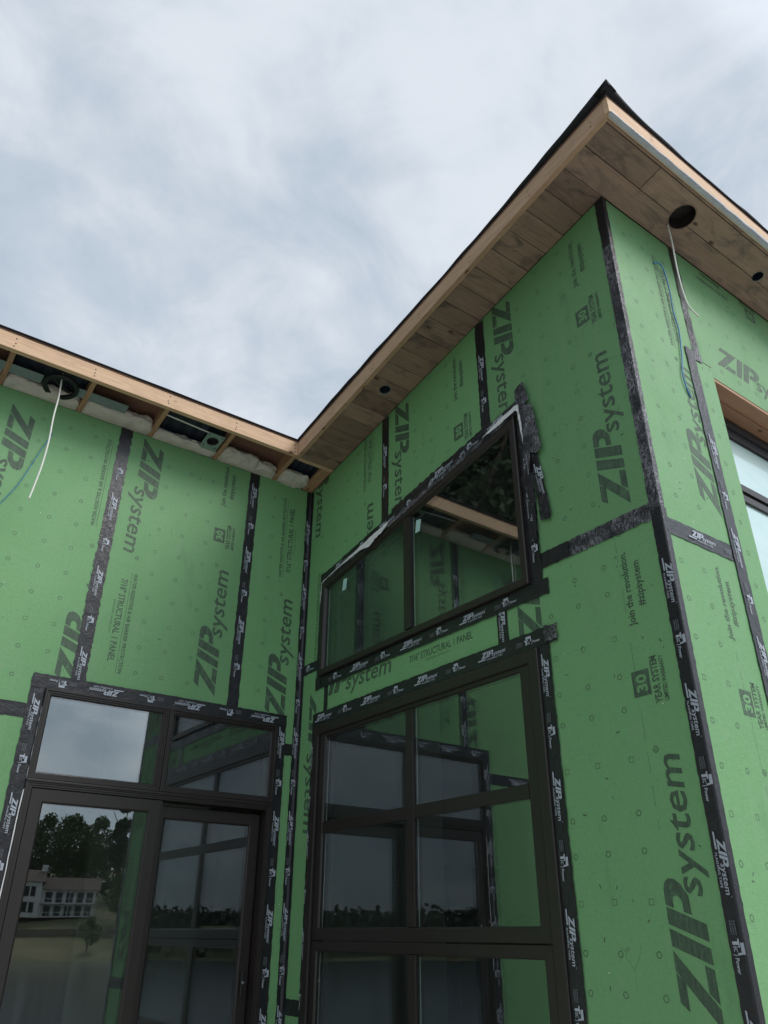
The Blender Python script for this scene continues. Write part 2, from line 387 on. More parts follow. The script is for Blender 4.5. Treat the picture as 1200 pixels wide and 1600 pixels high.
# ------------------------------------------------------------------ object helpers
def link(name, me, parent=None, mat=None, matrix=None):
    o = bpy.data.objects.new(name, me)
    COL.objects.link(o)
    if mat and not me.materials: me.materials.append(MATS[mat])
    if parent is not None: o.parent = parent
    if matrix is not None: o.matrix_local = matrix
    return o
def tag(o, label=None, cat=None, group=None, kind=None):
    for k, v in (('label', label), ('category', cat), ('group', group), ('kind', kind)):
        if v: o[k] = v
    return o
def empty(name, loc=(0, 0, 0)):
    o = bpy.data.objects.new(name, None)
    o.empty_display_size = 0.3
    o.location = loc
    COL.objects.link(o)
    return o
def mesh(name, verts, faces, smooth=False):
    me = bpy.data.meshes.new(name)
    me.from_pydata([tuple(v) for v in verts], [], faces)
    if smooth:
        for p_ in me.polygons: p_.use_smooth = True
    me.update()
    return me
class MB:
    def __init__(s): s.v = []; s.f = []; s.m = []
    def add(s, vs, fs, mi=0):
        o = len(s.v)
        s.v += [Vector(x) for x in vs]
        s.f += [tuple(i + o for i in f) for f in fs]
        s.m += [mi] * len(fs)
    def box(s, a, b, mi=0, bev=0.0):
        x0, x1 = sorted((a[0], b[0])); y0, y1 = sorted((a[1], b[1])); z0, z1 = sorted((a[2], b[2]))
        vs = [(x0, y0, z0), (x1, y0, z0), (x1, y1, z0), (x0, y1, z0), (x0, y0, z1), (x1, y0, z1), (x1, y1, z1), (x0, y1, z1)]
        s.add(vs, [(3, 2, 1, 0), (4, 5, 6, 7), (0, 1, 5, 4), (1, 2, 6, 5), (2, 3, 7, 6), (3, 0, 4, 7)], mi)
    def prism(s, poly, d0, d1, mi=0, mside=None):
        """poly (u,w) counter-clockwise seen from outside; d0 inner, d1 outer"""
        n = len(poly)
        vs = [(p[0], p[1], d0) for p in poly] + [(p[0], p[1], d1) for p in poly]
        s.add(vs, [tuple(range(n, 2 * n))], mi)
        s.add(vs, [tuple(range(n - 1, -1, -1))] + [(i, (i + 1) % n, n + (i + 1) % n, n + i) for i in range(n)], mi if mside is None else mside)
    def tube(s, pts, r, n=8, mi=0):
        pts = [Vector(p) for p in pts]
        o = len(s.v); k = len(pts)
        for i, p in enumerate(pts):
            d = (pts[min(i + 1, k - 1)] - pts[max(i - 1, 0)]).normalized()
            a = d.cross(Vector((0.31, 0.2, 0.93))).normalized() if abs(d.z) < 0.9 else d.cross(Vector((1, 0.1, 0))).normalized()
            c_ = d.cross(a)
            rr = r[i] if isinstance(r, (list, tuple)) else r
            for j in range(n):
                th = 2 * math.pi * j / n
                s.v.append(p + (a * math.cos(th) + c_ * math.sin(th)) * rr)
        for i in range(k - 1):
            for j in range(n):
                s.f.append((o + i * n + j, o + i * n + (j + 1) % n, o + (i + 1) * n + (j + 1) % n, o + (i + 1) * n + j)); s.m.append(mi)
        s.f.append(tuple(o + j for j in range(n - 1, -1, -1))); s.m.append(mi)
        s.f.append(tuple(o + (k - 1) * n + j for j in range(n))); s.m.append(mi)
    def mesh(s, name, mats, smooth=False):
        me = mesh(name, s.v, s.f, smooth)
        for x in mats: me.materials.append(MATS[x])
        if len(mats) > 1: me.polygons.foreach_set('material_index', s.m)
        return me
    def build(s, name, mat, parent=None, plane=None, smooth=False, matrix=None):
        mats = mat if isinstance(mat, (list, tuple)) else [mat]
        me = s.mesh(name, mats, smooth)
        if plane: matrix = MP[plane]
        return link(name, me, parent, None, matrix)
def bevel_obj(o, w=0.003, seg=2):
    md = o.modifiers.new('bevel', 'BEVEL'); md.width = w; md.segments = seg; md.limit_method = 'ANGLE'
    return o
def smoothpts(pts, n=6):
    """Catmull-Rom through pts"""
    P = [Vector(p) for p in pts]
    P = [P[0] * 2 - P[1]] + P + [P[-1] * 2 - P[-2]]
    out_ = []
    for i in range(1, len(P) - 2):
        for k in range(n):
            t_ = k / n
            a, b_, c_, d = P[i - 1], P[i], P[i + 1], P[i + 2]
            out_.append(0.5 * ((2 * b_) + (c_ - a) * t_ + (2 * a - 5 * b_ + 4 * c_ - d) * t_ * t_ + (3 * b_ - a - 3 * c_ + d) * t_ ** 3))
    out_.append(P[-2])
    return out_

def text_mesh(body, size, shear=0.0, bold=0.0, spacing=1.0, sx=1.0):
    cu = bpy.data.curves.new('t', 'FONT')
    cu.body = body; cu.size = size; cu.shear = shear; cu.offset = bold * size; cu.space_character = spacing
    cu.resolution_u = 2; cu.fill_mode = 'FRONT'
    ob = bpy.data.objects.new('t', cu); COL.objects.link(ob)
    dg = bpy.context.evaluated_depsgraph_get()
    me = bpy.data.meshes.new_from_object(ob.evaluated_get(dg))
    bpy.data.objects.remove(ob); bpy.data.curves.remove(cu)
    me.materials.clear()
    vs = [Vector((v.co.x * sx, v.co.y, 0)) for v in me.vertices]
    fs = [tuple(p_.vertices) for p_ in me.polygons]
    bpy.data.meshes.remove(me)
    return vs, fs
def fit_text(body, length, cap, shear=0.0, bold=0.0, spacing=1.0):
    """text of a given length and capital height; returns verts, faces"""
    vs, fs = text_mesh(body, 1.0, shear, bold, spacing)
    x0 = min(v.x for v in vs); x1 = max(v.x for v in vs)
    k = cap / 0.73
    return [Vector(((v.x - x0) * length / (x1 - x0), v.y * k, 0)) for v in vs], fs

# ------------------------------------------------------------------ ground, lake, far shore (behind the camera, seen mirrored in the glass)
def terrain_h(x, y):
    r = math.hypot(x, y + 2)
    n = noise.noise(Vector((x * 0.02, y * 0.02, 3.1)))
    az_ = math.degrees(math.atan2(y + 2, x))
    hill = math.exp(-((az_ + 73) / 16) ** 2)            # the shore opposite rises behind the white house
    if r < 10: h = -0.12
    elif r < 18: h = -0.12 - 5.0 * ((r - 10) / 8) ** 0.9
    elif r < 112: h = -5.12
    else:
        k = (r - 112)
        h = -5.0 + (0.17 * k if k < 85 else 14.45 + 0.09 * (k - 85)) * (0.25 + 0.75 * hill)
        h += n * min(1, k / 60) * 5 * (0.3 + 0.7 * hill)
        h = min(h, 6 + 24 * hill + n * 5)
    if y > 8: # rising land behind the house
        h = max(h, -0.12)
    return h
mb = MB()
rings = [0, 4, 8, 10, 12, 15, 18, 20, 26, 30, 60, 100, 112, 118, 126, 136, 148, 162, 178, 196, 215, 240, 280, 340, 430, 560, 800, 1400]
NA = 96
vs = [(0, -2, -0.12)]; fs = []
for r_ in rings[1:]:
    for j in range(NA):
        a = 2 * math.pi * j / NA
        x, y = r_ * math.cos(a), r_ * math.sin(a) - 2
        vs.append((x, y, terrain_h(x, y)))
for j in range(NA): fs.append((0, 1 + j, 1 + (j + 1) % NA))
for i in range(len(rings) - 2):
    for j in range(NA):
        a, b_ = 1 + i * NA + j, 1 + i * NA + (j + 1) % NA
        fs.append((a, a + NA, b_ + NA, b_))
tag(link('ground', mesh('ground', vs, fs, True), None, 'ground_soil'), kind='structure')
mb = MB()
NW = 64
vs = [(140 * math.cos(2 * math.pi * j / NW), -2 + 140 * math.sin(2 * math.pi * j / NW), -2.3) for j in range(NW)]
tag(link('lake', mesh('lake', vs, [tuple(range(NW))]), None, 'lake_water'), kind='structure')

# ------------------------------------------------------------------ the house
house = empty('house')
tag(house, 'unfinished house wrapped in green sheathing panels with black taped seams', 'house')

def polypanel(name, plane, polys, d0=-0.012, d1=0.0, label=None):
    mb = MB()
    for q in polys: mb.prism(q, d0, d1, 0, 1)
    o = mb.build(name, ['green_panel', 'panel_core'], house, plane)
    if label: o['label'] = label
    return o
G = 0.0015
def rc(u0_, u1_, w0, w1): return [(u0_, w0), (u1_, w0), (u1_, w1), (u0_, w1)]
def wt(u): return 4.155 + (u - 0.33) * 0.1767      # sloping head of the high window
def rB(u): return Z0 + SL * u - 0.004               # wing wall follows the roof slope
TA = Z0 - 0.004
TC = zr(-L) - 0.004
def tz(u0_, u1_, lo, hi): return [(u0_, lo(u0_) if callable(lo) else lo), (u1_, lo(u1_) if callable(lo) else lo), (u1_, hi(u1_)), (u0_, hi(u0_))]

panels = {}
panels['A1'] = polypanel('sheathing_panel', 'A', [rc(-3.054 + G, -2.04, 2.80 + G, TA), rc(-2.04, -1.8346 - G, 2.97, TA)])
panels['A0'] = polypanel('sheathing_panel', 'A', [rc(-4.273, -3.054 - G, 2.80 + G, TA)])
panels['A2'] = polypanel('sheathing_panel', 'A', [rc(-1.8346 + G, -0.6154 - G, 2.97, TA)])
panels['A3'] = polypanel('sheathing_panel', 'A', [rc(-0.6154 + G, -0.2, 2.97, TA), rc(-0.2, -0.013, 2.80 + G, TA)])
panels['A4'] = polypanel('sheathing_panel', 'A', [rc(-3.254, -2.04, 0.36, 2.80 - G)])
panels['A5'] = polypanel('sheathing_panel', 'A', [rc(-0.2, -0.013, 0.36, 2.80 - G)])
panels['A6'] = polypanel('sheathing_panel', 'A', [rc(-4.273, -3.257, 0.36, 2.80 - G)])
ZS = 3.4553
panels['B1'] = polypanel('sheathing_panel', 'B', [tz(0.0, 0.33, ZS + G, rB), tz(0.33, 1.2192 - G, wt, rB)])
panels['B2'] = polypanel('sheathing_panel', 'B', [tz(1.2192 + G, 2.4384 - G, wt, rB)])
panels['B3'] = polypanel('sheathing_panel', 'B', [tz(2.4384 + G, 2.735, wt, rB), tz(2.735, L - 0.002, ZS + G, rB)])
panels['B4'] = polypanel('sheathing_panel', 'B', [rc(0, 0.28, 1.02 + G, ZS - G), rc(0.28, 0.33, 2.94, ZS - G), rc(0.33, 0.43 - G, 2.94, 3.335)])
panels['B5'] = polypanel('sheathing_panel', 'B', [rc(0.43 + G, 2.46 - G, 2.94, 3.335)], label='narrow strip of green sheathing between the two windows')
panels['B6'] = polypanel('sheathing_panel', 'B', [rc(2.46 + G, 2.738, 2.94, 3.335), rc(2.738, L - 0.002, 1.02 + G, ZS - G)])
panels['B7'] = polypanel('sheathing_panel', 'B', [rc(0, 0.28, -0.1, 1.02 - G)])
panels['B8'] = polypanel('sheathing_panel', 'B', [rc(2.738, L - 0.002, -0.1, 1.02 - G)])
ZC = 3.3587
panels['C1'] = polypanel('sheathing_panel', 'C', [rc(0, 0.70 - G, ZC + G, 4.83), rc(0, 0.755 - G, 4.83, TC)])
panels['C2'] = polypanel('sheathing_panel', 'C', [rc(0.70 + G, 0.915, 0.2, 4.822)])
panels['C3'] = polypanel('sheathing_panel', 'C', [rc(0.755 + G, 0.915, 4.83, TC), rc(0.915, 3.19, 4.745, TC)])
panels['C4'] = polypanel('sheathing_panel', 'C', [rc(0, 0.70 - G, 0.92 + G, ZC - G)])
panels['C5'] = polypanel('sheathing_panel', 'C', [rc(0, 0.70 - G, -0.1, 0.92 - G)])
panels['C6'] = polypanel('sheathing_panel', 'C', [rc(3.2, 5.0, 0.2, TC)])

# stud walls and drywall behind the sheathing
def core(plane, polys):
    mb = MB()
    for q in polys: mb.prism(q, -0.165, -0.014)
    return mb.build('stud_wall', 'drywall', house, plane)
core('A', [rc(-4.27, -2.04, -0.1, TA), rc(-0.2, 0.16, -0.1, TA), rc(-2.04, -0.2, 2.97, TA)])
core('B', [tz(-0.16, 0.28, -0.1, rB), tz(2.738, L - 0.17, -0.1, rB), rc(0.28, 2.738, 2.945, 3.335), rc(0.28, 0.33, 3.335, 4.15), tz(0.28, 2.738, lambda u: wt(max(u, 0.33)), rB), rc(0.28, 2.738, -0.1, 0.62)])
core('C', [rc(0.014, 0.91, -0.1, TC), rc(0.91, 3.2, 4.78, TC), rc(3.2, 5.0, -0.1, TC), rc(0.91, 3.2, -0.1, 1.5)])

# interior of the rooms
mb = MB(); mb.box((-4.2, 0.17, -0.05), (5.0, 6.0, 0.0)); mb.box((0.17, -L + 0.17, -0.05), (5.0, 0.17, 0.0))
mb.build('interior_floor', 'subfloor', house)
def iwall(a, b_): 
    mb = MB(); mb.box(a, b_); return mb.build('interior_wall', 'drywall', house)
iwall((-4.3, 6.0, -0.05), (5.1, 6.1, 5.0)); iwall((-4.37, 0.0, -0.1), (-4.275, 6.1, 5.2)); iwall((5.0, -L, -0.1), (5.1, 6.1, 5.6))
iwall((0.95, 0.9, 0.0), (2.3, 1.02, 4.4)); iwall((-0.75, 2.6, 0), (0.45, 2.72, 4.4)); iwall((3.2, -1.5, 0), (3.32, 0.6, 4.6))
iwall((1.9, -2.9, 0), (2.02, -1.6, 2.75))
mb = MB(); mb.box((2.36, 0.92, 0), (3.1, 0.97, 2.1)); bd = mb.build('interior_door', 'door_paint', house)
mb = MB(); mb.box((1.6, -0.55, 0.0), (2.2, -0.1, 1.55)); mb.box((1.56, -0.6, 1.55), (2.24, -0.05, 1.59)); mb.build('interior_cabinet', 'door_paint', house)

# ------------------------------------------------------------------ roof
def roofslab(name, rect, z_lo, z_hi, mat, parent=house):
    x0, x1, y0, y1 = rect
    vs = [(x, y, zr(y) + z) for z in (z_lo, z_hi) for x, y in ((x0, y0), (x1, y0), (x1, y1), (x0, y1))]
    me = mesh(name, vs, [(3, 2, 1, 0), (4, 5, 6, 7), (0, 1, 5, 4), (1, 2, 6, 5), (2, 3, 7, 6), (3, 0, 4, 7)])
    return link(name, me, parent, mat)
FT = 0.137  # top of fascia above the soffit plane
roofslab('roof_deck', (-4.6, -OB + 0.001, -OA, 6.5), FT, FT + 0.016, 'plywood')
roofslab('roof_deck', (-OB, 5.3, -L - OC, 6.5), FT, FT + 0.016, 'plywood')
roofslab('roof_membrane', (-4.6, -OB - 0.012, -OA - 0.012, 6.5), FT + 0.0165, FT + 0.024, 'membrane')
roofslab('roof_membrane', (-OB - 0.012, 5.3, -L - OC - 0.012, 6.5), FT + 0.0165, FT + 0.024, 'membrane')
# insulation layer / ceiling inside
roofslab('ceiling', (-4.25, 5.0, 0.12, 6.0), -0.03, -0.006, 'drywall')
roofslab('ceiling', (0.12, 5.0, -L + 0.12, 0.12), -0.03, -0.006, 'drywall')

# loose membrane edge along the rake and the high eave, lifting towards the peak
def flare(t_): return 0.016 + 0.008 * noise.noise(Vector((t_ * 2.3, 1, 4))) + 0.040 * max(0, (t_ - 0.45) / 0.55) ** 2.6
vs = []; n = 48
for i in range(n + 1):
    t_ = i / n
    y = -OA - 0.012 + (-L - OC + OA - 0.036) * t_
    f = flare(t_) + 0.006 * noise.noise(Vector((t_ * 17, 3, 1)))
    vs += [(-OB + 0.05, y, zr(y) + FT + 0.028), (-OB - 0.6 * f, y, zr(y) + FT + 0.016 + 0.25 * f), (-OB - 0.85 * f, y, zr(y) + FT + 0.014 + 0.8 * f), (-OB - 0.8 * f, y, zr(y) + FT + 0.019 + 0.83 * f)]
fs = [(4 * i + k, 4 * i + 4 + k, 4 * i + 4 + (k + 1) % 4, 4 * i + (k + 1) % 4) for i in range(n) for k in range(4)]
link('membrane_edge', mesh('membrane_edge', vs, fs, True), house, 'membrane')
vs = []
for i in range(n + 1):
    t_ = i / n
    x = -OB - 0.047 + 5.5 * t_ ** 1.8
    d = x + OB
    f = 0.014 + 0.042 * math.exp(-max(d, 0) / 0.25) + 0.010 * noise.noise(Vector((x * 3, 7, 1))) * min(1, max(0, d))
    y = -L - OC
    vs += [(x, y + 0.05, zr(y + 0.05) + FT + 0.028), (x, y - 0.6 * f, zr(y) + FT + 0.016 + 0.25 * f), (x, y - 0.85 * f, zr(y) + FT + 0.014 + 0.8 * f), (x, y - 0.8 * f, zr(y) + FT + 0.019 + 0.83 * f)]
link('membrane_edge', mesh('membrane_edge', vs, [(f[3], f[2], f[1], f[0]) for f in fs], True), house, 'membrane')
vs = []
for i in range(n + 1):
    t_ = i / n; x = -4.6 + (4.6 - OB) * t_
    f = 0.016 + 0.007 * noise.noise(Vector((x * 2.1, 9, 1)))
    y = -OA
    vs += [(x, y + 0.05, zr(y + 0.05) + FT + 0.028), (x, y - f, zr(y) + FT + 0.016), (x, y - f, zr(y) + FT + 0.022), (x, y - 0.8 * f, zr(y) + FT + 0.026)]
link('membrane_edge', mesh('membrane_edge', vs, [(f[3], f[2], f[1], f[0]) for f in fs], True), house, 'membrane')

# fascia boards
def sheared(name, x0, x1, y0, y1, lo, hi, mat, parent=house, label=None, bev=0.003):
    vs = [(x, y, zr(y) + z) for z in (lo, hi) for x, y in ((x0, y0), (x1, y0), (x1, y1), (x0, y1))]
    o = link(name, mesh(name, vs, [(3, 2, 1, 0), (4, 5, 6, 7), (0, 1, 5, 4), (1, 2, 6, 5), (2, 3, 7, 6), (3, 0, 4, 7)]), parent, mat)
    if bev: bevel_obj(o, bev, 2)
    if label: o['label'] = label
    return o
sheared('fascia_board', -4.6, -OB - 0.0005, -OA, -OA + 0.038, 0.0, FT - 0.002, 'pine_x')
sheared('fascia_board', -OB, -OB + 0.038, -L - OC + 0.039, -OA + 0.0375, -0.012, FT - 0.002, 'pine_y')
sheared('fascia_board', -OB, 5.3, -L - OC, -L - OC + 0.038, -0.004, FT - 0.002, 'pine_x')
sheared('drip_strip', -OB - 0.006, -OB + 0.02, -L - OC + 0.02, -OA + 0.03, -0.019, -0.013, 'pine_y', bev=0.001)
# nail heads and knots are in the wood; nails in the low fascia
mb = MB()
for x in (-2.87, -2.26, -1.65, -1.04, -0.43):
    for dz in (0.03, 0.06, 0.10):
        c0 = Vector((x + random.uniform(-0.012, 0.012), -OA - 0.0012, zr(-OA) + dz + random.uniform(-.008, .008)))
        k = 8
        mb.add([c0 + Vector((0.006 * math.cos(6.283 * j / k), 0, 0.006 * math.sin(6.283 * j / k))) for j in range(k)], [tuple(range(k))])
for yy in (-1.0, -1.6, -2.2, -2.8, -3.4, -3.95):
    for dz in (0.03, 0.07):
        c0 = Vector((-OB - 0.0012, yy + random.uniform(-.01, .01), zr(yy) + dz)); k = 8
        mb.add([c0 + Vector((0, 0.005 * math.cos(6.283 * j / k), 0.005 * math.sin(6.283 * j / k))) for j in range(k)], [tuple(range(k))])
o = mb.build('nail_heads', 'gasket', house); o['kind'] = 'stuff'

# soffit boards: running with the high eave, short pieces along the rake
def cutter(center, r, h=0.2, n=40):
    bm = bmesh.new()
    bmesh.ops.create_cone(bm, cap_ends=True, segments=n, radius1=r, radius2=r, depth=h)
    me = bpy.data.meshes.new('c'); bm.to_mesh(me); bm.free()
    o = bpy.data.objects.new('c', me); COL.objects.link(o); o.location = center
    return o
HOLES = [((0.613, -3.885), 0.098), ((1.553, -3.888), 0.044), ((-0.204, -1.487), 0.048)]
joints = [-L - OC + 0.0385, -4.035, -3.857]
y = -3.682
while y < -OA - 0.1:
    joints.append(y); y += 0.1755
joints.append(-OA + 0.02)
boards = []
for i in range(len(joints) - 1):
    ya, yb = joints[i] + 0.0022, joints[i + 1] - 0.0022
    xs = [(-OB + 0.0385, 0.0)]
    if i == 0: xs = [(-OB + 0.0385, 5.2)]
    if i == 1: xs = [(-OB + 0.0385, 0.1785), (0.1825, 5.2)]
    if i == 2: xs = [(-OB + 0.0385, 2.9), (2.902, 5.2)]
    if i == 3: xs = [(-OB + 0.0385, -0.0005)]
    for x0_, x1_ in xs:
        if i == 2: yb = min(yb, -L - 0.0)
        dz = random.uniform(-0.0012, 0.0012)
        o = sheared('soffit_board', x0_, x1_, ya, yb, dz, 0.018 + dz, 'stained_x', bev=0.0)
        boards.append((o, x0_, x1_, ya, yb))
for (hx, hy), hr in HOLES:
    ct = cutter((hx, hy, zr(hy)), hr)
    for o, x0_, x1_, ya, yb in boards:
        if hx + hr > x0_ and hx - hr < x1_ and hy + hr > ya and hy - hr < yb:
            md = o.modifiers.new('b', 'BOOLEAN'); md.object = ct; md.operation = 'DIFFERENCE'; md.solver = 'EXACT'
            dg = bpy.context.evaluated_depsgraph_get()
            me = bpy.data.meshes.new_from_object(o.evaluated_get(dg))
            o.modifiers.clear(); o.data = me
    bpy.data.objects.remove(ct)
for o, *_ in boards: bevel_obj(o, 0.003, 1)

# housings in the soffit holes
def can(name, hx, hy, hr, label, mat='can_dark', rim='black_plastic'):
    root = empty(name, (hx, hy, zr(hy)))
    tag(root, label, 'light fixture', 'recessed light housings in the stained soffit')
    mb = MB(); k = 40; h = 0.10
    for j in range(k):
        a, b_ = 2 * math.pi * j / k, 2 * math.pi * (j + 1) / k
        A_, B_ = (math.cos(a), math.sin(a)), (math.cos(b_), math.sin(b_))
        rr = hr * 0.985
        mb.add([(A_[0] * rr, A_[1] * rr, -SL * A_[1] * rr), (B_[0] * rr, B_[1] * rr, -SL * B_[1] * rr), (B_[0] * rr, B_[1] * rr, h), (A_[0] * rr, A_[1] * rr, h)], [(0, 1, 2, 3)])
        mb.add([(0, 0, h), (A_[0] * rr, A_[1] * rr, h), (B_[0] * rr, B_[1] * rr, h)], [(0, 1, 2)])
    mb.build('housing', mat, root)
    mb = MB()
    for j in range(k):
        a, b_ = 2 * math.pi * j / k, 2 * math.pi * (j + 1) / k
        q = []
        for th in (a, b_):
            for rr, dz in ((hr * 0.95, -0.002), (hr * 1.03, -0.003), (hr * 1.03, 0.003), (hr * 0.95, 0.003)):
                yy = math.sin(th) * rr
                q.append((math.cos(th) * rr, yy, -SL * yy + dz))
        mb.add(q, [(0, 4, 5, 1), (1, 5, 6, 2), (2, 6, 7, 3), (3, 7, 4, 0)])
    mb.build('rim', rim, root)
    return root
can('recessed_light_housing', *HOLES[0][0], HOLES[0][1], 'large dark round light housing in the soffit with a white cable hanging out', 'can_dark', 'stained_x')
can('recessed_light_housing', *HOLES[1][0], HOLES[1][1], 'small black round light housing near the right end of the soffit', 'baffle', 'galvanised')
can('recessed_light_housing', *HOLES[2][0], HOLES[2][1], 'small black round light housing in the sloping rake soffit', 'baffle', 'galvanised')

# torn film between fascia and soffit at the high eave
vs = []; n = 70
for i in range(n + 1):
    x = -OB + 0.01 + 3.2 * (i / n)
    y = -L - OC
    w = 0.001 + 0.024 * min(1, max(0, (x - 0.35) / 1.1)) + 0.010 * noise.noise(Vector((x * 6, 2, 5)))
    lift = 0.006 * noise.noise(Vector((x * 9, 8, 5)))
    vs += [(x, y + 0.03, zr(y) - 0.010), (x, y - 0.004 + lift, zr(y) - 0.012), (x, y - 0.006 + lift * 0.5, zr(y) + w)]
fs = [(3 * i + k, 3 * i + 3 + k, 3 * i + 4 + k, 3 * i + 1 + k) for i in range(n) for k in range(2)]
o = link('flashing_film', mesh('flashing_film', vs, fs, True), house, 'flashing_film')
o['label'] = 'pale blue torn film strip along the high eave'

# open framing above wall A
RX = [-0.42, -1.03, -1.64, -2.25, -2.86, -3.47, -4.08]
for x in RX:
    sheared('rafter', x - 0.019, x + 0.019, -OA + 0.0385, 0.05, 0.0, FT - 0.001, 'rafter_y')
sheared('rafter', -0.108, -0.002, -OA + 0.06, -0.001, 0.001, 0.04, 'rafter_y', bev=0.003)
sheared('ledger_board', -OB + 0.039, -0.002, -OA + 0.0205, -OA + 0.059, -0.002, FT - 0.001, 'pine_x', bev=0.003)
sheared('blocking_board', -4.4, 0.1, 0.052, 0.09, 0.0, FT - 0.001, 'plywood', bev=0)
# dark vent baffles in every second bay
for x0_, x1_ in ((-0.40, -0.03), (-1.62, -1.05), (-2.84, -2.27), (-4.06, -3.49)):
    mb = MB(); k = 10
    for j in range(k):
        xa, xb = x0_ + (x1_ - x0_) * j / k, x0_ + (x1_ - x0_) * (j + 1) / k
        za_, zb_ = (0.075, 0.095) if j % 2 else (0.095, 0.075)
        mb.add([(xa, -OA + 0.06, zr(-OA + 0.06) + za_), (xb, -OA + 0.06, zr(-OA + 0.06) + zb_), (xb, 0.04, zr(0.04) + zb_), (xa, 0.04, zr(0.04) + za_)], [(0, 1, 2, 3)])
    mb.build('vent_baffle', 'baffle', house)
# insulation rolls stuffed above the wall
def batt(x0_, x1_, seed, ydep, h):
    nu, nv = 40, 18
    vs = []; fs = []
    for i in range(nu + 1):
        for j in range(nv + 1):
            a = math.pi * (0.0 + 1.0 * j / nv)
            s_ = i / nu
            x = x0_ + (x1_ - x0_) * s_
            endr = min(1, (min(s_, 1 - s_) * (x1_ - x0_)) / 0.05) ** 0.5
            nn = noise.noise(Vector((x * 9, j * 0.35, seed))) * 0.030 + noise.noise(Vector((x * 26, j * 0.8, seed + 4))) * 0.012
            rr = (0.75 + 0.25 * endr)
            y = 0.045 - (ydep * rr + nn) * math.sin(a) ** 0.8
            z = Z0 - 0.004 + h * 0.5 + (h * 0.5 * rr + nn * 0.7) * -math.cos(a)
            z = max(z, zr(y) - 0.002 if y > -0.012 else zr(y) - 0.012)
            if y < -0.012 and j < 6: z -= 0.014 * (0.5 + 0.5 * noise.noise(Vector((x * 7, 3, seed))))
            vs.append((x, y, z))
    for i in range(nu):
        for j in range(nv):
            a = i * (nv + 1) + j
            fs.append((a, a + nv + 1, a + nv + 2, a + 1))
    return link('insulation_batt', mesh('insulation_batt', vs, fs, True), house, 'insulation')
batt(-0.40, -0.11, 1, 0.22, 0.10)
batt(-0.66, -0.44, 2.5, 0.17, 0.12); batt(-1.01, -0.64, 9.1, 0.20, 0.125)
batt(-1.62, -1.05, 3, 0.15, 0.085)
batt(-2.23, -1.66, 4, 0.20, 0.12)
batt(-2.84, -2.27, 5, 0.17, 0.11)
batt(-3.45, -2.88, 6, 0.19, 0.11)

# ------------------------------------------------------------------ window making
def inset(poly, d):
    n = len(poly); out_ = []
    for i in range(n):
        p0, p1, p2 = Vector(poly[i - 1]), Vector(poly[i]), Vector(poly[(i + 1) % n])
        e1 = (p1 - p0).normalized(); e2 = (p2 - p1).normalized()
        n1_ = Vector((-e1.y, e1.x)); n2_ = Vector((-e2.y, e2.x))
        k = (n1_ + n2_); k = k / k.dot(n1_)
        out_.append(p1 + k * d)
    return out_
def ring(name, plane, poly, profile, mat, parent):
    """frame: loops of (inset, depth) swept round a polygon"""
    n = len(poly); vs = []; fs = []
    for ins, d in profile:
        for q in inset([Vector(p_) for p_ in poly], ins): vs.append((q.x, q.y, d))
    for k in range(len(profile) - 1):
        for i in range(n):
            a, b_ = k * n + i, k * n + (i + 1) % n
            fs.append((a, b_, b_ + n, a + n))
    o = link(name, mesh(name, vs, fs), parent, mat, None if parent is not house else None)
    o.matrix_local = MP[plane] if parent.get('plane') is None else Matrix.Identity(4)
    return o
def wroot(name, plane, label):
    o = empty(name); o.parent = house; o.matrix_local = MP[plane]; o['plane'] = plane; o['label'] = label
    return o
def wbox(name, root, u0_, u1_, w0, w1, d0, d1, mat, bev=0.003):
    mb = MB(); mb.box((u0_, w0, d0), (u1_, w1, d1))
    o = mb.build(name, mat, root)
    if bev: bevel_obj(o, bev, 2)
    return o
def pane(root, poly, d, ins=0.0):
    q = [(p_.x, p_.y) for p_ in inset([Vector(p_) for p_ in poly], -0.006 + ins)]
    mb = MB(); mb.prism(q, d - 0.022, d)
    return mb.build('pane', 'glass', root)
def spacer(root, poly, d):
    """pale glazing spacer along the edge the viewer looks into"""
    u, w0, w1 = poly[0][0], poly[0][1], poly[-1][1]
    mb = MB(); mb.box((u - 0.004, w0, d - 0.020), (u + 0.006, w1, d - 0.0235))
    return mb.build('glazing_spacer', 'spacer', root)

# high window with the sloping head
win = wroot('window', 'B', 'high two-pane window with a sloping head and torn tape round it')
outer = [(0.332, 3.338), (2.733, 3.338), (2.733, wt(2.733) - 0.003), (0.332, wt(0.332) - 0.003)]
prof = [(0.0, -0.10), (0.0, 0.030), (0.006, 0.036), (0.046, 0.036), (0.050, 0.032), (0.058, 0.016), (0.064, 0.012), (0.064, -0.10)]
ring('frame', None, outer, prof, 'frame_bronze', win)
q = inset([Vector(p_) for p_ in outer], 0.064)
def wti(u): return q[3].y + (u - q[3].x) * (q[2].y - q[3].y) / (q[2].x - q[3].x)
mu = 1.535
mb = MB(); mb.prism([(mu - 0.04, q[0].y - 0.002), (mu + 0.04, q[0].y - 0.002), (mu + 0.04, wti(mu + 0.04) + 0.002), (mu - 0.04, wti(mu - 0.04) + 0.002)], -0.09, 0.029)
bevel_obj(mb.build('mullion', 'frame_bronze', win), 0.004, 2)
for a, b_ in ((q[0].x, mu - 0.04), (mu + 0.04, q[1].x)):
    pl = [(a, q[0].y), (b_, q[0].y), (b_, wti(b_)), (a, wti(a))]
    pane(win, pl, 0.012); spacer(win, pl, 0.012)
for (u, w_) in ((0.66, 4.055), (1.655, 4.19)):
    mb = MB(); mb.prism([(u - 0.03, w_ - 0.055), (u + 0.025, w_ - 0.055), (u + 0.042, w_ + 0.04), (u - 0.015, w_ + 0.05)], 0.0135, 0.014)
    s_ = mb.build('sticker', 'sticker', win)

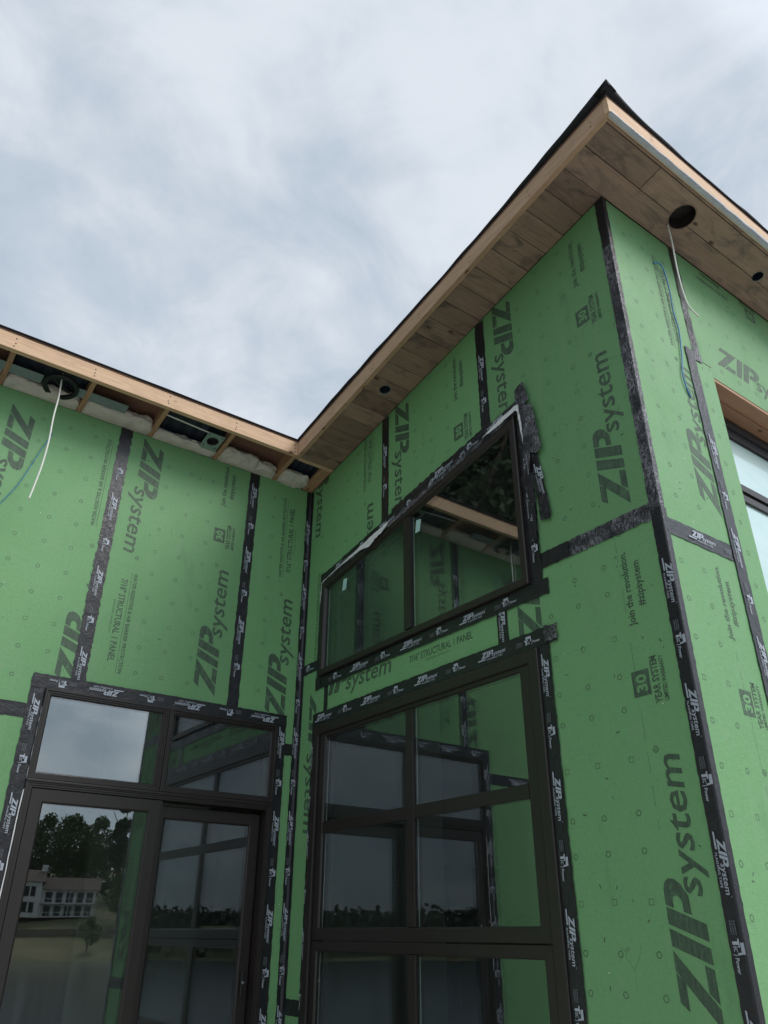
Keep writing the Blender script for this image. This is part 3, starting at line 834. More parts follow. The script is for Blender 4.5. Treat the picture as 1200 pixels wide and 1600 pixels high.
# tall window with muntins
low = wroot('window', 'B', 'tall dark bronze window with crossing muntins below the high window')
outer = [(0.283, 0.64), (2.738, 0.64), (2.738, 2.938), (0.283, 2.938)]
ring('frame', None, outer, [(0.0, -0.10), (0.0, 0.016), (0.005, 0.022), (0.070, 0.022), (0.076, 0.018), (0.080, -0.02), (0.080, -0.10)], 'frame_bronze', low)
def sash(root, poly, w_, dfront, mat='frame_bronze', gd=0.012, name='sash'):
    o = ring(name, None, poly, [(0.0, dfront - 0.06), (0.0, dfront - 0.004), (0.004, dfront), (w_ - 0.012, dfront), (w_ - 0.006, dfront - 0.003), (w_, dfront - gd), (w_, dfront - 0.06)], mat, root)
    return [Vector(p_) for p_ in inset([Vector(p_) for p_ in poly], w_)]
def rect_panes(root, rect, us, ws, bar, d, depth=0.024):
    """glass split by bars centred on us (vertical) and ws (horizontal)"""
    u0_, u1_, w0, w1 = rect
    ue = [u0_] + [x for u in us for x in (u - bar / 2, u + bar / 2)] + [u1_]
    we = [w0] + [x for w_ in ws for x in (w_ - bar / 2, w_ + bar / 2)] + [w1]
    for u in us: wbox('muntin', root, u - bar / 2, u + bar / 2, w0 - 0.001, w1 + 0.001, d - 0.03, d + depth - 0.012, 'frame_bronze')
    for w_ in ws:
        for i in range(0, len(ue), 2): wbox('muntin', root, ue[i] - 0.001, ue[i + 1] + 0.001, w_ - bar / 2, w_ + bar / 2, d - 0.03, d + depth - 0.0135, 'frame_bronze')
    for i in range(0, len(ue), 2):
        for j in range(0, len(we), 2):
            pl = [(ue[i], we[j]), (ue[i + 1], we[j]), (ue[i + 1], we[j + 1]), (ue[i], we[j + 1])]
            pane(root, pl, d); spacer(root, pl, d)
g_ = sash(low, rc(0.372, 2.650, 1.4345, 2.862 + 0.045), 0.079, 0.006)
rect_panes(low, (g_[0].x, g_[1].x, g_[0].y + 0.0, g_[2].y), [1.512], [2.166], 0.078, -0.006)
g2 = sash(low, rc(0.372, 2.650, 0.72, 1.4305), 0.066, 0.006)
rect_panes(low, (g2[0].x, g2[1].x, g2[0].y, g2[2].y), [1.512], [], 0.078, -0.006)

# glazed door with transom lights
door = wroot('door', 'A', 'dark bronze sliding glass door with two transom panes above')
D0, D1, DT = -2.038, -0.202, 2.968
ring('frame', None, [(D0, 0.02), (D1, 0.02), (D1, 2.362), (D0, 2.362)], [(0, -0.12), (0, 0.020), (0.004, 0.024), (0.020, 0.024), (0.023, 0.018), (0.034, 0.018), (0.036, 0.012), (0.046, 0.012), (0.048, -0.12)], 'frame_bronze', door)
for a, b_ in ((D0, -1.130), (-1.127, D1)):
    ring('transom_frame', None, rc(a, b_, 2.366, DT), [(0, -0.10), (0, 0.026), (0.004, 0.030), (0.014, 0.030), (0.018, 0.022), (0.028, 0.022), (0.030, 0.014), (0.040, 0.014), (0.046, 0.004), (0.050, 0.0), (0.050, -0.10)], 'frame_bronze', door)
    pl = rc(a + 0.05, b_ - 0.05, 2.416, DT - 0.05)
    pane(door, pl, 0.001)
wbox('transom_rail', door, D0 - 0.001, D1 + 0.001, 2.350, 2.3655, 0.0, 0.032, 'frame_bronze')
gq = sash(door, rc(-1.990, -1.092, 0.07, 2.312), 0.09, 0.010)
pl = [(v.x, v.y) for v in gq]; pane(door, pl, -0.003)
wbox('interlock_stile', door, -1.0915, -1.080, 0.07, 2.312, -0.06, 0.004, 'frame_bronze')
gq = sash(door, rc(-1.115, -0.256, 0.07, 2.288), 0.09, -0.065)
pl = [(v.x, v.y) for v in gq]; pane(door, pl, -0.078)
hd = wbox('handle', door, -0.322, -0.296, 1.085, 1.24, -0.0645, -0.040, 'handle_black', 0.006)
mb = MB(); mb.tube([(-0.309, 1.17, -0.042), (-0.309, 1.17, -0.034)], 0.009, 12); kn = mb.build('keyhole', 'screw_metal', hd)

# recessed window in the right-hand wall
cw = wroot('window', 'C', 'deep set window in the right wall under a raw wood header')
wbox('header', cw, 0.916, 3.2, 4.720, 4.7445, -0.185, -0.003, 'header_x', 0.002)
wbox('header', cw, 0.916, 3.2, 4.700, 4.7195, -0.24, -0.105, 'header_x', 0.002)
wbox('jamb_board', cw, 3.175, 3.2, 1.5, 4.7195, -0.24, -0.014, 'header_x', 0.002)
wbox('jamb_board', cw, 0.9165, 0.94, 1.5, 4.7195, -0.24, -0.014, 'header_x', 0.002)
outer = rc(0.942, 3.17, 1.55, 4.698)
ring('frame', None, outer, [(0, -0.26), (0, -0.185), (0.02, -0.18), (0.075, -0.18), (0.08, -0.20), (0.14, -0.20), (0.145, -0.215), (0.145, -0.26)], 'frame_black', cw)
wbox('rail', cw, 1.08, 3.03, 4.11, 4.165, -0.25, -0.198, 'frame_bronze'); wbox('rail', cw, 1.08, 3.03, 4.03, 4.085, -0.25, -0.202, 'frame_bronze')
wbox('rail_gasket', cw, 1.08, 3.03, 4.084, 4.111, -0.25, -0.215, 'gasket', 0)
for pl in (rc(1.087, 3.025, 4.165, 4.553), rc(1.087, 3.025, 1.695, 4.03)):
    pn_ = pane(cw, pl, -0.22); pn_.data.materials.clear(); pn_.data.materials.append(MATS['filmed_glass'])
mb = MB(); mb.box((0.75, -L + 0.27, 4.6), (3.3, -L + 0.4, 4.78)); mb.build('header', 'header_x', house)

# ------------------------------------------------------------------ lettering on the panels
H_ = 0.187
ZIP_POLYS = [
    [(0.010, 0.146), (0.112, 0.146), (0.150, 0.187), (0.042, 0.187)],
    [(-0.050, 0.0), (0.028, 0.0), (0.235, 0.187), (0.157, 0.187)],
    [(0.042, 0.0), (0.165, 0.0), (0.181, 0.042), (0.082, 0.042)],
    [(0.180, 0.0), (0.241, 0.0), (0.317, 0.187), (0.249, 0.187)],
    [(0.265, 0.0), (0.331, 0.0), (0.401, 0.187), (0.333, 0.187)],
]
BOWL_OUT = [(0.409, 0.187), (0.470, 0.187), (0.498, 0.178), (0.513, 0.156), (0.509, 0.126), (0.488, 0.098), (0.462, 0.082), (0.440, 0.067), (0.366, 0.063)]
BOWL_IN = [(0.394, 0.148), (0.424, 0.148), (0.438, 0.143), (0.443, 0.130), (0.438, 0.116), (0.428, 0.107), (0.416, 0.103), (0.400, 0.101), (0.379, 0.101)]
def logo_geo():
    vs = []; fs = []
    def addp(pl, face=True):
        o = len(vs); vs.extend(Vector((p_[0], p_[1], 0)) for p_ in pl); return o
    for pl in ZIP_POLYS:
        o = addp(pl); fs.append(tuple(range(o, o + len(pl))))
    o = addp(BOWL_OUT); i_ = addp(BOWL_IN)
    for k in range(len(BOWL_OUT) - 1): fs.append((o + k + 1, o + k, i_ + k, i_ + k + 1))
    tv, tf = fit_text('system', 0.60, 0.135, shear=0.17, bold=0.012)
    o = len(vs); vs.extend(v + Vector((0.435, -0.006, 0)) for v in tv); fs.extend(tuple(a + o for a in f) for f in tf)
    # registered mark
    k = 14; o = len(vs); cx_, cy_ = 1.066, 0.112
    for j in range(k):
        a = 2 * math.pi * j / k
        vs.append(Vector((cx_ + 0.016 * math.cos(a), cy_ + 0.016 * math.sin(a), 0))); vs.append(Vector((cx_ + 0.0125 * math.cos(a), cy_ + 0.0125 * math.sin(a), 0)))
    for j in range(k): fs.append((o + 2 * j, o + 2 * ((j + 1) % k), o + 2 * ((j + 1) % k) + 1, o + 2 * j + 1))
    tv, tf = fit_text('R', 0.011, 0.015)
    o = len(vs); vs.extend(v + Vector((cx_ - 0.005, cy_ - 0.0075, 0)) for v in tv); fs.extend(tuple(a + o for a in f) for f in tf)
    return vs, fs
LV, LF = logo_geo()
ANG = {'up': R(90), 'down': R(-90), 'right': 0.0, 'flip': R(180)}
def place(plane, u, w_, d, direction): return MP[plane] @ Matrix.Translation((u, w_, d)) @ Matrix.Rotation(ANG[direction], 4, 'Z')
def clipmesh(name, geo, M2, clip, mat):
    """lettering clipped to a rectangle (u0,u1,w0,w1[,roof slope]) of its panel"""
    bm = bmesh.new()
    vv = [bm.verts.new(M2 @ v) for v in geo[0]]
    for f in geo[1]:
        try: bm.faces.new([vv[i] for i in f])
        except ValueError: pass
    bm.normal_update()
    for f in bm.faces:
        if f.normal.z < 0: f.normal_flip()
    for co, no in clip:
        g = bm.verts[:] + bm.edges[:] + bm.faces[:]
        bmesh.ops.bisect_plane(bm, geom=g, plane_co=(co[0], co[1], 0), plane_no=(no[0], no[1], 0), clear_outer=True)
    me = bpy.data.meshes.new(name); bm.to_mesh(me); bm.free()
    me.materials.append(MATS[mat])
    return me
CLIP = {
    'A': [((0, TA - 0.002), (0, 1))],
    'B': [((0, rB(0) - 0.002), (-SL, 1)), ((L - 0.004, 0), (1, 0)), ((0.002, 0), (-1, 0))],
    'C': [((0, TC - 0.002), (0, 1)), ((0.002, 0), (-1, 0))],
}
def letter(panel, geo, u, w_, direction, name='printed_text', mat='panel_ink', extra=()):
    plane = panel[0]
    M2 = Matrix.Translation((u, w_, 0)) @ Matrix.Rotation(ANG[direction], 4, 'Z')
    me = clipmesh(name, geo, M2, CLIP[plane] + list(extra), mat)
    if not me.polygons: return None
    o = link(name, me, panels[panel])
    o.matrix_local = Matrix.Translation((0, 0, 0.0009))
    return o
def below(w_): return ((0, w_), (0, 1))
def above(w_): return ((0, w_), (0, -1))
def leftof(u): return ((u, 0), (1, 0))
def rightof(u): return ((u, 0), (-1, 0))
def logo(panel, u, w_, d, extra=()): return letter(panel, (LV, LF), u, w_, d, 'printed_logo', 'panel_ink', extra)

logo('A1', -2.735, 5.07, 'down')
logo('A1', -1.815, 3.045, 'up', [leftof(-1.84)])
logo('A2', -1.680, 5.17, 'down')
logo('A2', -0.778, 3.165, 'up')
logo('A3', -0.140, 3.055, 'up')
logo('B1', 0.125, 5.735, 'down')
logo('B1', 1.040, 3.645, 'up', [above(4.30)])
logo('B2', 1.360, 5.445, 'down', [above(4.45)])
logo('B3', 2.585, 5.645, 'down', [above(4.70)])
logo('B3', 3.508, 3.605, 'up')
logo('B6', 3.527, 1.186, 'up')
logo('B6', 2.783, 3.01, 'up', [below(3.335), above(3.0)])
logo('B4', 0.170, 3.18, 'down', [leftof(0.28)])
logo('B5', 0.27, 3.153, 'right', [rightof(0.44)])
logo('C1', 0.607, 3.63, 'up', [leftof(0.69)])
logo('C4', 0.560, 1.09, 'up', [leftof(0.69)])
logo('C3', 1.070, 4.918, 'right')

JOIN = fit_text('Join the revolution.', 0.42, 0.044, bold=0.022, shear=0.0)
HASH = fit_text('#zipsystem', 0.255, 0.044, bold=0.022)
def join_block(panel, u, w_, d):
    """first line at (u,w); second line 0.073 further down the page"""
    letter(panel, JOIN, u, w_, d, mat='panel_ink')
    o = {'up': (0.073, 0.09), 'down': (-0.073, -0.09), 'right': (0.09, -0.073), 'flip': (-0.09, 0.073)}[d]
    letter(panel, HASH, u + o[0], w_ + o[1], d, mat='panel_ink')
YEAR = fit_text('YEAR SYSTEM', 0.235, 0.040, bold=0.03)
LIMW = fit_text('LIMITED WARRANTY', 0.225, 0.024, bold=0.03)
T30 = fit_text('30', 0.088, 0.062, bold=0.035)
def year_block(panel, u, w_, d):
    """(u,w) is the page position of the box's lower left corner"""
    def off(x, y): return {'up': (-y, x), 'down': (y, -x), 'right': (x, y), 'flip': (-x, -y)}[d]
    sq = ([Vector(p_) for p_ in ((0, 0, 0), (0.13, 0, 0), (0.13, 0.104, 0), (0, 0.104, 0))], [(0, 1, 2, 3)])
    letter(panel, sq, u, w_, d, 'printed_badge')
    a = off(0.021, 0.021); o = letter(panel, T30, u + a[0], w_ + a[1], d, 'printed_number', 'green_panel')
    if o: o.matrix_local = Matrix.Translation((0, 0, 0.0016))
    a = off(-0.052, -0.052); letter(panel, YEAR, u + a[0], w_ + a[1], d)
    a = off(-0.047, -0.090); letter(panel, LIMW, u + a[0], w_ + a[1], d)
WATER = fit_text('WATER-RESISTIVE & AIR BARRIER PROTECTION', 0.81, 0.030, bold=0.02)
STRUCT = fit_text('7/16" STRUCTURAL 1 PANEL', 0.665, 0.050, bold=0.02)
TINY = fit_text('EXPOSURE 1 RATED 24/16', 0.26, 0.016)
def water_block(panel, u, w_, d, lines='wrst'):
    def off(x, y): return {'up': (-y, x), 'down': (y, -x), 'right': (x, y), 'flip': (-x, -y)}[d]
    if 'w' in lines: letter(panel, WATER, u, w_, d)
    if 'r' in lines:
        a = off(0, -0.018); letter(panel, ([Vector(p_) for p_ in ((0, 0, 0), (0.81, 0, 0), (0.81, 0.003, 0), (0, 0.003, 0))], [(0, 1, 2, 3)]), u + a[0], w_ + a[1], d, 'printed_rule')
    if 's' in lines:
        a = off(0.065, -0.090); letter(panel, STRUCT, u + a[0], w_ + a[1], d)
    if 't' in lines:
        a = off(0.25, -0.122); letter(panel, TINY, u + a[0], w_ + a[1], d, mat='panel_ink_faint')

join_block('A2', -0.878, 4.805, 'up'); join_block('B2', 2.150, 5.075, 'up'); join_block('B3', 3.385, 5.265, 'up')
join_block('B6', 3.418, 2.874, 'up'); join_block('C4', 0.437, 2.81, 'up'); join_block('C3', 1.437, 5.752, 'flip')
year_block('A2', -0.845, 4.45, 'up'); year_block('B2', 2.199, 4.715, 'up'); year_block('B3', 3.435, 4.935, 'up')
year_block('B6', 3.445, 2.512, 'up'); year_block('C4', 0.482, 2.42, 'up'); year_block('C3', 1.80, 5.79, 'flip')
water_block('A2', -1.565, 3.972, 'down'); water_block('A1', -1.944, 4.277, 'up', 'wr'); water_block('A3', -0.264, 4.281, 'up')
water_block('B1', 0.925, 4.83, 'up'); water_block('C1', 0.50, 4.80, 'up'); water_block('B5', 1.455, 3.245, 'right', 'st')
water_block('B1', 0.235, 3.50, 'up', 'wr')

# nailing marks, a chalk line and stray nails, one joined part per panel
def ringmark(mb, u, w_, sq):
    k = 4 if sq else 10
    ro, ri = (0.019, 0.0155) if sq else (0.0150, 0.0112)
    a0 = math.pi / 4 if sq else 0
    u += random.uniform(-0.003, 0.003); w_ += random.uniform(-0.003, 0.003)
    o = len(mb.v)
    for j in range(k):
        a = a0 + 2 * math.pi * j / k
        mb.v.append(Vector((u + ro * math.cos(a), w_ + ro * math.sin(a), 0))); mb.v.append(Vector((u + ri * math.cos(a), w_ + ri * math.sin(a), 0)))
    for j in range(k):
        mb.f.append((o + 2 * j, o + 2 * ((j + 1) % k), o + 2 * ((j + 1) % k) + 1, o + 2 * j + 1)); mb.m.append(0)
def marks(panel, cols, rows, ok=lambda u, w_: True, nails=8, span=None):
    mb = MB()
    for w_, sq in rows:
        for u in cols:
            if ok(u, w_): ringmark(mb, u, w_, sq)
    for i in range(nails):
        u = random.uniform(*span[0]); w_ = random.uniform(*span[1])
        if ok(u, w_):
            a = random.uniform(0, 3.14); l_, h = random.uniform(0.006, 0.012), 0.0035
            dx, dy = math.cos(a) * l_, math.sin(a) * l_
            mb.add([(u - dx - dy * .3, w_ - dy + dx * .3, 0), (u - dx + dy * .3, w_ - dy - dx * .3, 0), (u + dx + dy * .3, w_ + dy - dx * .3, 0), (u + dx - dy * .3, w_ + dy + dx * .3, 0)], [(0, 1, 2, 3)])
    o = mb.build('nailing_marks', 'panel_ink', panels[panel], None)
    o.matrix_local = Matrix.Translation((0, 0, 0.0007)); o['kind'] = 'stuff'
def rows(z0_, step, n, sq, zmax): return [(z0_ + step * k, k % 3 == sq) for k in range(n) if z0_ + step * k < zmax]
marks('A1', (-2.904, -2.697, -2.488, -2.278, -2.076), rows(3.025, 0.2045, 12, 2, TA - .06), lambda u, w_: not (u < -2.5 and w_ > 3.95) , 6, ((-3.0, -1.9), (3.1, 5.2)))
marks('A2', (-1.433, -1.226, -1.017), rows(3.187, 0.2030, 11, 2, TA - .06), nails=6, span=((-1.75, -.7), (3.1, 5.2)))
marks('A3', (-0.394,), rows(3.231, 0.2035, 10, 1, TA - .06), nails=3, span=((-.5, -.1), (3.1, 5.2)))
marks('A4', (-2.488, -2.278), rows(0.55, 0.2045, 12, 2, 2.75), nails=2, span=((-2.4, -2.2), (1.5, 2.7)))
okw = lambda u, w_: w_ < rB(u) - 0.04 and (u < 0.25 or u > 2.95 or w_ > wt(u) + 0.16)
marks('B1', (0.44, 0.65, 0.80), rows(3.66, 0.2030, 12, 2, 9), okw, 6, ((0.1, 1.1), (4.6, 5.3)))
marks('B2', (1.62, 1.83, 2.03), rows(3.66, 0.2030, 12, 2, 9), okw, 6, ((1.3, 2.4), (4.6, 5.5)))
marks('B3', (3.256, 3.043, 2.835), rows(3.656, 0.2025, 12, 1, 9), okw, 18, ((2.9, 3.6), (3.6, 5.6)))
marks('B6', (3.268, 3.06, 2.856), [(3.25, 0), (3.09, 0), (2.84, 1), (2.636, 0), (2.468, 0), (2.228, 1), (1.98, 0), (1.82, 0), (1.608, 1), (1.40, 0), (1.24, 0)], nails=26, span=((2.9, 3.58), (1.1, 3.4)))
marks('C1', (0.172, 0.376, 0.60), rows(3.58, 0.2028, 12, 2, TC - .05), lambda u, w_: u < 0.5 or w_ > 5.5, 12, ((0.1, 0.6), (3.5, 5.7)))
marks('C4', (0.094, 0.298), rows(1.54, 0.2035, 9, 2, 3.25), nails=8, span=((0.1, 0.6), (1.3, 3.3)))
marks('C3', (1.05, 1.26, 1.47, 1.68), [(5.28, 0), (5.48, 1), (4.86, 1)], nails=14, span=((0.8, 2.0), (4.8, 5.7)))
marks('C2', (0.80,), rows(2.4, 0.2028, 12, 2, 4.8), nails=4, span=((0.77, 0.9), (3, 4.8)))
for pn, u in (('B6', 3.365), ('C4', 0.43)):
    mb = MB(); k = 30
    for j in range(k):
        if random.random() < 0.25: continue
        a, b_ = 1.9 + 1.5 * j / k, 1.9 + 1.5 * (j + 0.9) / k
        mb.add([(u, a, 0), (u + 0.0022, a, 0), (u + 0.0022, b_, 0), (u, b_, 0)], [(0, 1, 2, 3)])
    o = mb.build('pencil_line', 'panel_ink_faint', panels[pn]); o.matrix_local = Matrix.Translation((0, 0, 0.0006))

# ------------------------------------------------------------------ flashing tape with its print
def tp_zip():
    k = 0.2
    vs = [v * k for v in LV if True]; fs = list(LF)
    o = len(vs); vs += [Vector(p_) for p_ in ((-0.040, -0.013, 0), (0.030, -0.013, 0), (0.033, -0.005, 0), (-0.036, -0.005, 0))]; fs.append((o, o + 1, o + 2, o + 3))
    tv, tf = fit_text('FLASHING TAPE', 0.135, 0.011, bold=0.01)
    o = len(vs); vs += [v + Vector((0.045, -0.019, 0)) for v in tv]; fs += [tuple(a + o for a in f) for f in tf]
    return vs, fs
def tp_tec():
    vs = []; fs = []
    def qd(x0_, x1_, y0_, y1_):
        o = len(vs); vs.extend(Vector(p_) for p_ in ((x0_, y0_, 0), (x1_, y0_, 0), (x1_, y1_, 0), (x0_, y1_, 0))); fs.append((o, o + 1, o + 2, o + 3))
    qd(0.0, 0.012, -0.014, 0.010); qd(-0.010, 0.022, 0.010, 0.017)
    qd(0.004, 0.046, 0.020, 0.036); qd(0.040, 0.048, 0.004, 0.020)
    for s_, x, l_ in (('EC', 0.017, 0.020), ('| Power', 0.046, 0.070)):
        tv, tf = fit_text(s_, l_, 0.017, bold=0.02, shear=0.1)
        o = len(vs); vs.extend(v + Vector((x, -0.012, 0)) for v in tv); fs.extend(tuple(a + o for a in f) for f in tf)
    return vs, fs
def tp_code():
    vs = []; fs = []
    for r_ in range(3):
        x = 0
        while x < 0.05:
            w_ = random.uniform(0.003, 0.009)
            o = len(vs); y0_ = -0.012 + r_ * 0.010
            vs.extend(Vector(p_) for p_ in ((x, y0_, 0), (x + w_, y0_, 0), (x + w_, y0_ + 0.006, 0), (x, y0_ + 0.006, 0))); fs.append((o, o + 1, o + 2, o + 3))
            x += w_ + 0.0025
    return vs, fs
def gm(name, geo, mat):
    me = mesh(name, geo[0], geo[1])
    me.materials.append(MATS[mat]); return me
P_ZIP = gm('tape_logo', tp_zip(), 'tape_print'); P_TEC = gm('tape_mark', tp_tec(), 'tape_print'); P_CODE = gm('tape_code', tp_code(), 'tape_print_faint')
TAPES = []
def tape(plane, a, b_, width=0.098, d=0.003, mat='tape', prints=None, phase=0.0, jag=0.0035, name='flashing_tape', wr=0.002, label=None, side=0.0, ps=1.0):
    """strip from a to b on a wall plane; prints = reading direction or None"""
    a, b_ = Vector(a), Vector(b_)
    dr = (b_ - a); ln = dr.length; dr = dr / ln
    nr = Vector((-dr.y, dr.x))
    n = max(2, int(ln / 0.022)); m_ = 6
    sd = random.uniform(0, 50)
    vs = []; fs = []
    for i in range(n + 1):
        s_ = ln * i / n
        for j in range(m_ + 1):
            t_ = j / m_ - 0.5
            e_ = 0
            if j in (0, m_): e_ = jag * noise.noise(Vector((s_ * 28, j, sd))) * 1.6
            e2 = jag * 1.5 * noise.noise(Vector((j * 1.3, sd, 2 + i))) if i in (0, n) else 0
            q_ = a + dr * (s_ + e2) + nr * (t_ * width + e_ + side)
            dd = d + wr * (noise.noise(Vector((s_ * 16, t_ * 5, sd))) + 0.6 * noise.noise(Vector((s_ * 45, t_ * 9, sd + 9))))
            vs.append((q_.x, q_.y, max(dd, 0.0014)))
    for i in range(n):
        for j in range(m_):
            k = i * (m_ + 1) + j
            fs.append((k, k + m_ + 1, k + m_ + 2, k + 1))
    me = mesh(name, vs, fs, True)
    # normals outwards
    if me.polygons[0].normal.z < 0: me.flip_normals()
    o = link(name, me, house, mat, MP[plane])
    if label: o['label'] = label
    TAPES.append(o)
    if prints:
        pd = {'up': Vector((0, 1)), 'down': Vector((0, -1)), 'right': Vector((1, 0)), 'flip': Vector((-1, 0))}[prints]
        ang = ANG[prints]
        if abs(dr.dot(pd)) > 0.5 and abs(dr.dot(pd)) < 0.9999:
            dd_ = dr if dr.dot(pd) > 0 else -dr
            ang = math.atan2(dd_.y, dd_.x); pd = dd_
        st = a if dr.dot(pd) > 0 else b_
        s_ = phase
        pn = Vector((-pd.y, pd.x))
        while s_ < ln - 0.03:
            for me_, o_, l_, nm in ((P_ZIP, 0.0, 0.215, 'tape_logo'), (P_CODE, 0.30, 0.055, 'tape_code'), (P_TEC, 0.375, 0.12, 'tape_mark')):
                if s_ + o_ < 0.03 or s_ + o_ + l_ > ln - 0.005: continue
                q_ = st + pd * (s_ + o_) + pn * (side - 0.008)
                po = link(nm, me_, o)
                po.matrix_local = Matrix.Translation((q_.x, q_.y, d + wr * 1.7 + 0.0008)) @ Matrix.Rotation(ang, 4, 'Z') @ Matrix.Scale(ps, 4)
            s_ += 0.65
    return o

# wall A seams
tape('A', (-1.8346, TA - 0.004), (-1.8346, 3.03), 0.104, prints='down', phase=0.02, jag=0.008, label='wide rough-edged seam tape on the left wall')
tape('A', (-0.6154, TA - 0.004), (-0.6154, 3.03), 0.098, prints='down', phase=0.15)
tape('A', (-3.054, TA - 0.004), (-3.054, 2.8), 0.098, prints='down', phase=0.1)
tape('A', (-4.2, 2.800), (-2.12, 2.800), 0.098, d=0.003, prints='flip', phase=0.3)
tape('A', (-0.150, 2.795), (-0.02, 2.795), 0.092, d=0.003, prints='flip', phase=-0.0)
# round the door
tape('A', (-2.088, 3.052), (-2.088, 0.4), 0.100, d=0.006, prints='down', phase=0.17, wr=0.003, jag=0.006)
tape('A', (-0.160, 3.045), (-0.160, 0.4), 0.082, d=0.006, prints='down', phase=0.12)
tape('A', (-2.137, 3.016), (-0.118, 3.016), 0.098, d=0.009, prints='flip', phase=0.12, wr=0.002)
# inner corner, folded
def corner_tape(inner, z0_, z1_, mat, name='flashing_tape', label=None, prints=None, phase=0, wa=0.05, wb=0.05, d=0.0035):
    n = int((z1_ - z0_) / 0.022); sd = random.uniform(0, 30)
    prof = [(-wa, 0), (-wa * 0.5, 0), (-0.006, 0), (0, 0.5), (0.006, 1), (wb * 0.5, 1), (wb, 1)]
    vs = []; fs = []
    for i in range(n + 1):
        z = z0_ + (z1_ - z0_) * i / n
        for j, (s_, sdn) in enumerate(prof):
            jag = 0.005 * noise.noise(Vector((z * 28, j, sd))) if j in (0, 6) else 0
            dd = d + 0.0012 * noise.noise(Vector((z * 20, j, sd)))
            if inner:   # corner at x=0,y=0 between A (x<0) and B (y<0)
                if sdn == 0: p_ = (s_ + jag, -dd, z)
                elif sdn == 1: p_ = (-dd, -s_ + jag, z)
                else: p_ = (-0.006, -0.006, z)
            else:       # outer corner at x=0,y=-L: first leg on B, second on C
                if sdn == 0: p_ = (-dd, -L - s_ + jag, z)
                elif sdn == 1: p_ = (s_ + jag, -L - dd, z)
                else: p_ = (-dd, -L - dd, z)
            vs.append(p_)
    for i in range(n):
        for j in range(6):
            k = i * 7 + j; fs.append((k, k + 1, k + 8, k + 7))
    o = link(name, mesh(name, vs, fs, True), house, mat)
    if label: o['label'] = label
    if prints:
        s_ = phase
        plane, uu = prints
        while s_ < z1_ - z0_ - 0.5:
            for me_, o_, nm in ((P_ZIP, 0.0, 'tape_logo'), (P_CODE, 0.30, 'tape_code'), (P_TEC, 0.375, 'tape_mark')):
                po = link(nm, me_, o)
                po.matrix_local = MP[plane] @ Matrix.Translation((uu, z1_ - s_ - o_, d + 0.004)) @ Matrix.Rotation(R(-90), 4, 'Z')
            s_ += 0.65
    return o
corner_tape(True, 0.4, Z0 - 0.01, 'tape', label='folded tape up the inner corner', prints=('A', -0.028), phase=0.35)
corner_tape(False, 3.44, 5.42, 'tape_glints', label='silvery tape with painted sky glints on the upper outer corner', wa=0.062, wb=0.036)
corner_tape(False, 5.40, TC - 0.002, 'tape', wa=0.060, wb=0.034, d=0.005)
corner_tape(False, 0.4, 3.46, 'tape', label='black printed tape up the lower outer corner', prints=('B', L - 0.030), phase=0.33, wa=0.062, wb=0.040, d=0.005)
# wing wall seams
tape('B', (1.2192, rB(1.2192) - 0.008), (1.2192, 4.38), 0.094, prints='down', phase=0.3)
tape('B', (2.4384, rB(2.4384) - 0.008), (2.4384, 4.62), 0.094, prints='down', phase=0.35)
tape('B', (2.82, ZS), (3.64, ZS), 0.102, mat='tape_glints', jag=0.006, wr=0.003, d=0.0045)
tape('B', (2.80, ZS), (3.05, ZS), 0.098, prints='right', phase=0.05, d=0.008)
tape('B', (0.045, ZS), (0.34, ZS), 0.09, prints='right', phase=-0.32)
tape('B', (0.42, 3.04), (0.42, 3.29), 0.055)
tape('B', (2.463, 3.03), (2.463, 3.29), 0.092, prints='down', phase=0.035)
tape('B', (0.04, 1.02), (0.26, 1.02), 0.098); tape('B', (2.8, 1.02), (3.64, 1.02), 0.098)
# round the high window
tape('B', (0.255, 3.288), (2.868, 3.288), 0.098, d=0.008, prints='right', phase=-0.09)
tape('B', (2.780, 3.27), (2.795, 4.70), 0.100, d=0.010, prints='down', phase=0.10, wr=0.004, jag=0.006)
tape('B', (0.30, 3.27), (0.30, 4.28), 0.060, d=0.010, mat='tape')
tape('B', (0.31, wt(0.31) + 0.055), (2.80, wt(2.80) + 0.055), 0.112, d=0.014, prints='right', phase=0.22, wr=0.004, jag=0.008)
tape('B', (0.33, wt(0.33) + 0.035), (1.75, wt(1.75) + 0.070), 0.085, d=0.020, prints=None, wr=0.007, jag=0.012)
tape('B', (1.60, wt(1.60) + 0.075), (2.81, wt(2.81) + 0.045), 0.090, d=0.022, prints='right', phase=0.3, wr=0.007, jag=0.012)
tape('B', (2.800, 3.6), (2.812, 4.72), 0.075, d=0.018, prints=None, wr=0.007, jag=0.012)
tape('B', (1.32, wt(1.32) + 0.125), (2.50, wt(2.50) + 0.105), 0.060, d=0.010, wr=0.004, jag=0.012)
tape('B', (0.36, wt(0.36) + 0.005), (2.70, wt(2.70) + 0.005), 0.034, d=0.0385, prints=None, mat='tape_glints', wr=0.0015, jag=0.006)
# round the tall window
tape('B', (0.246, 2.992), (2.892, 2.992), 0.100, d=0.010, prints='right', phase=0.08)
tape('B', (2.782, 3.03), (2.782, 0.6), 0.092, d=0.007, prints='down', phase=0.18)
tape('B', (0.268, 3.03), (0.268, 0.6), 0.050, d=0.007, prints='down', phase=0.25, ps=0.8)
tape('B', (2.80, 2.995), (2.895, 2.995), 0.092, d=0.014, mat='tape_glints', wr=0.004, jag=0.014)
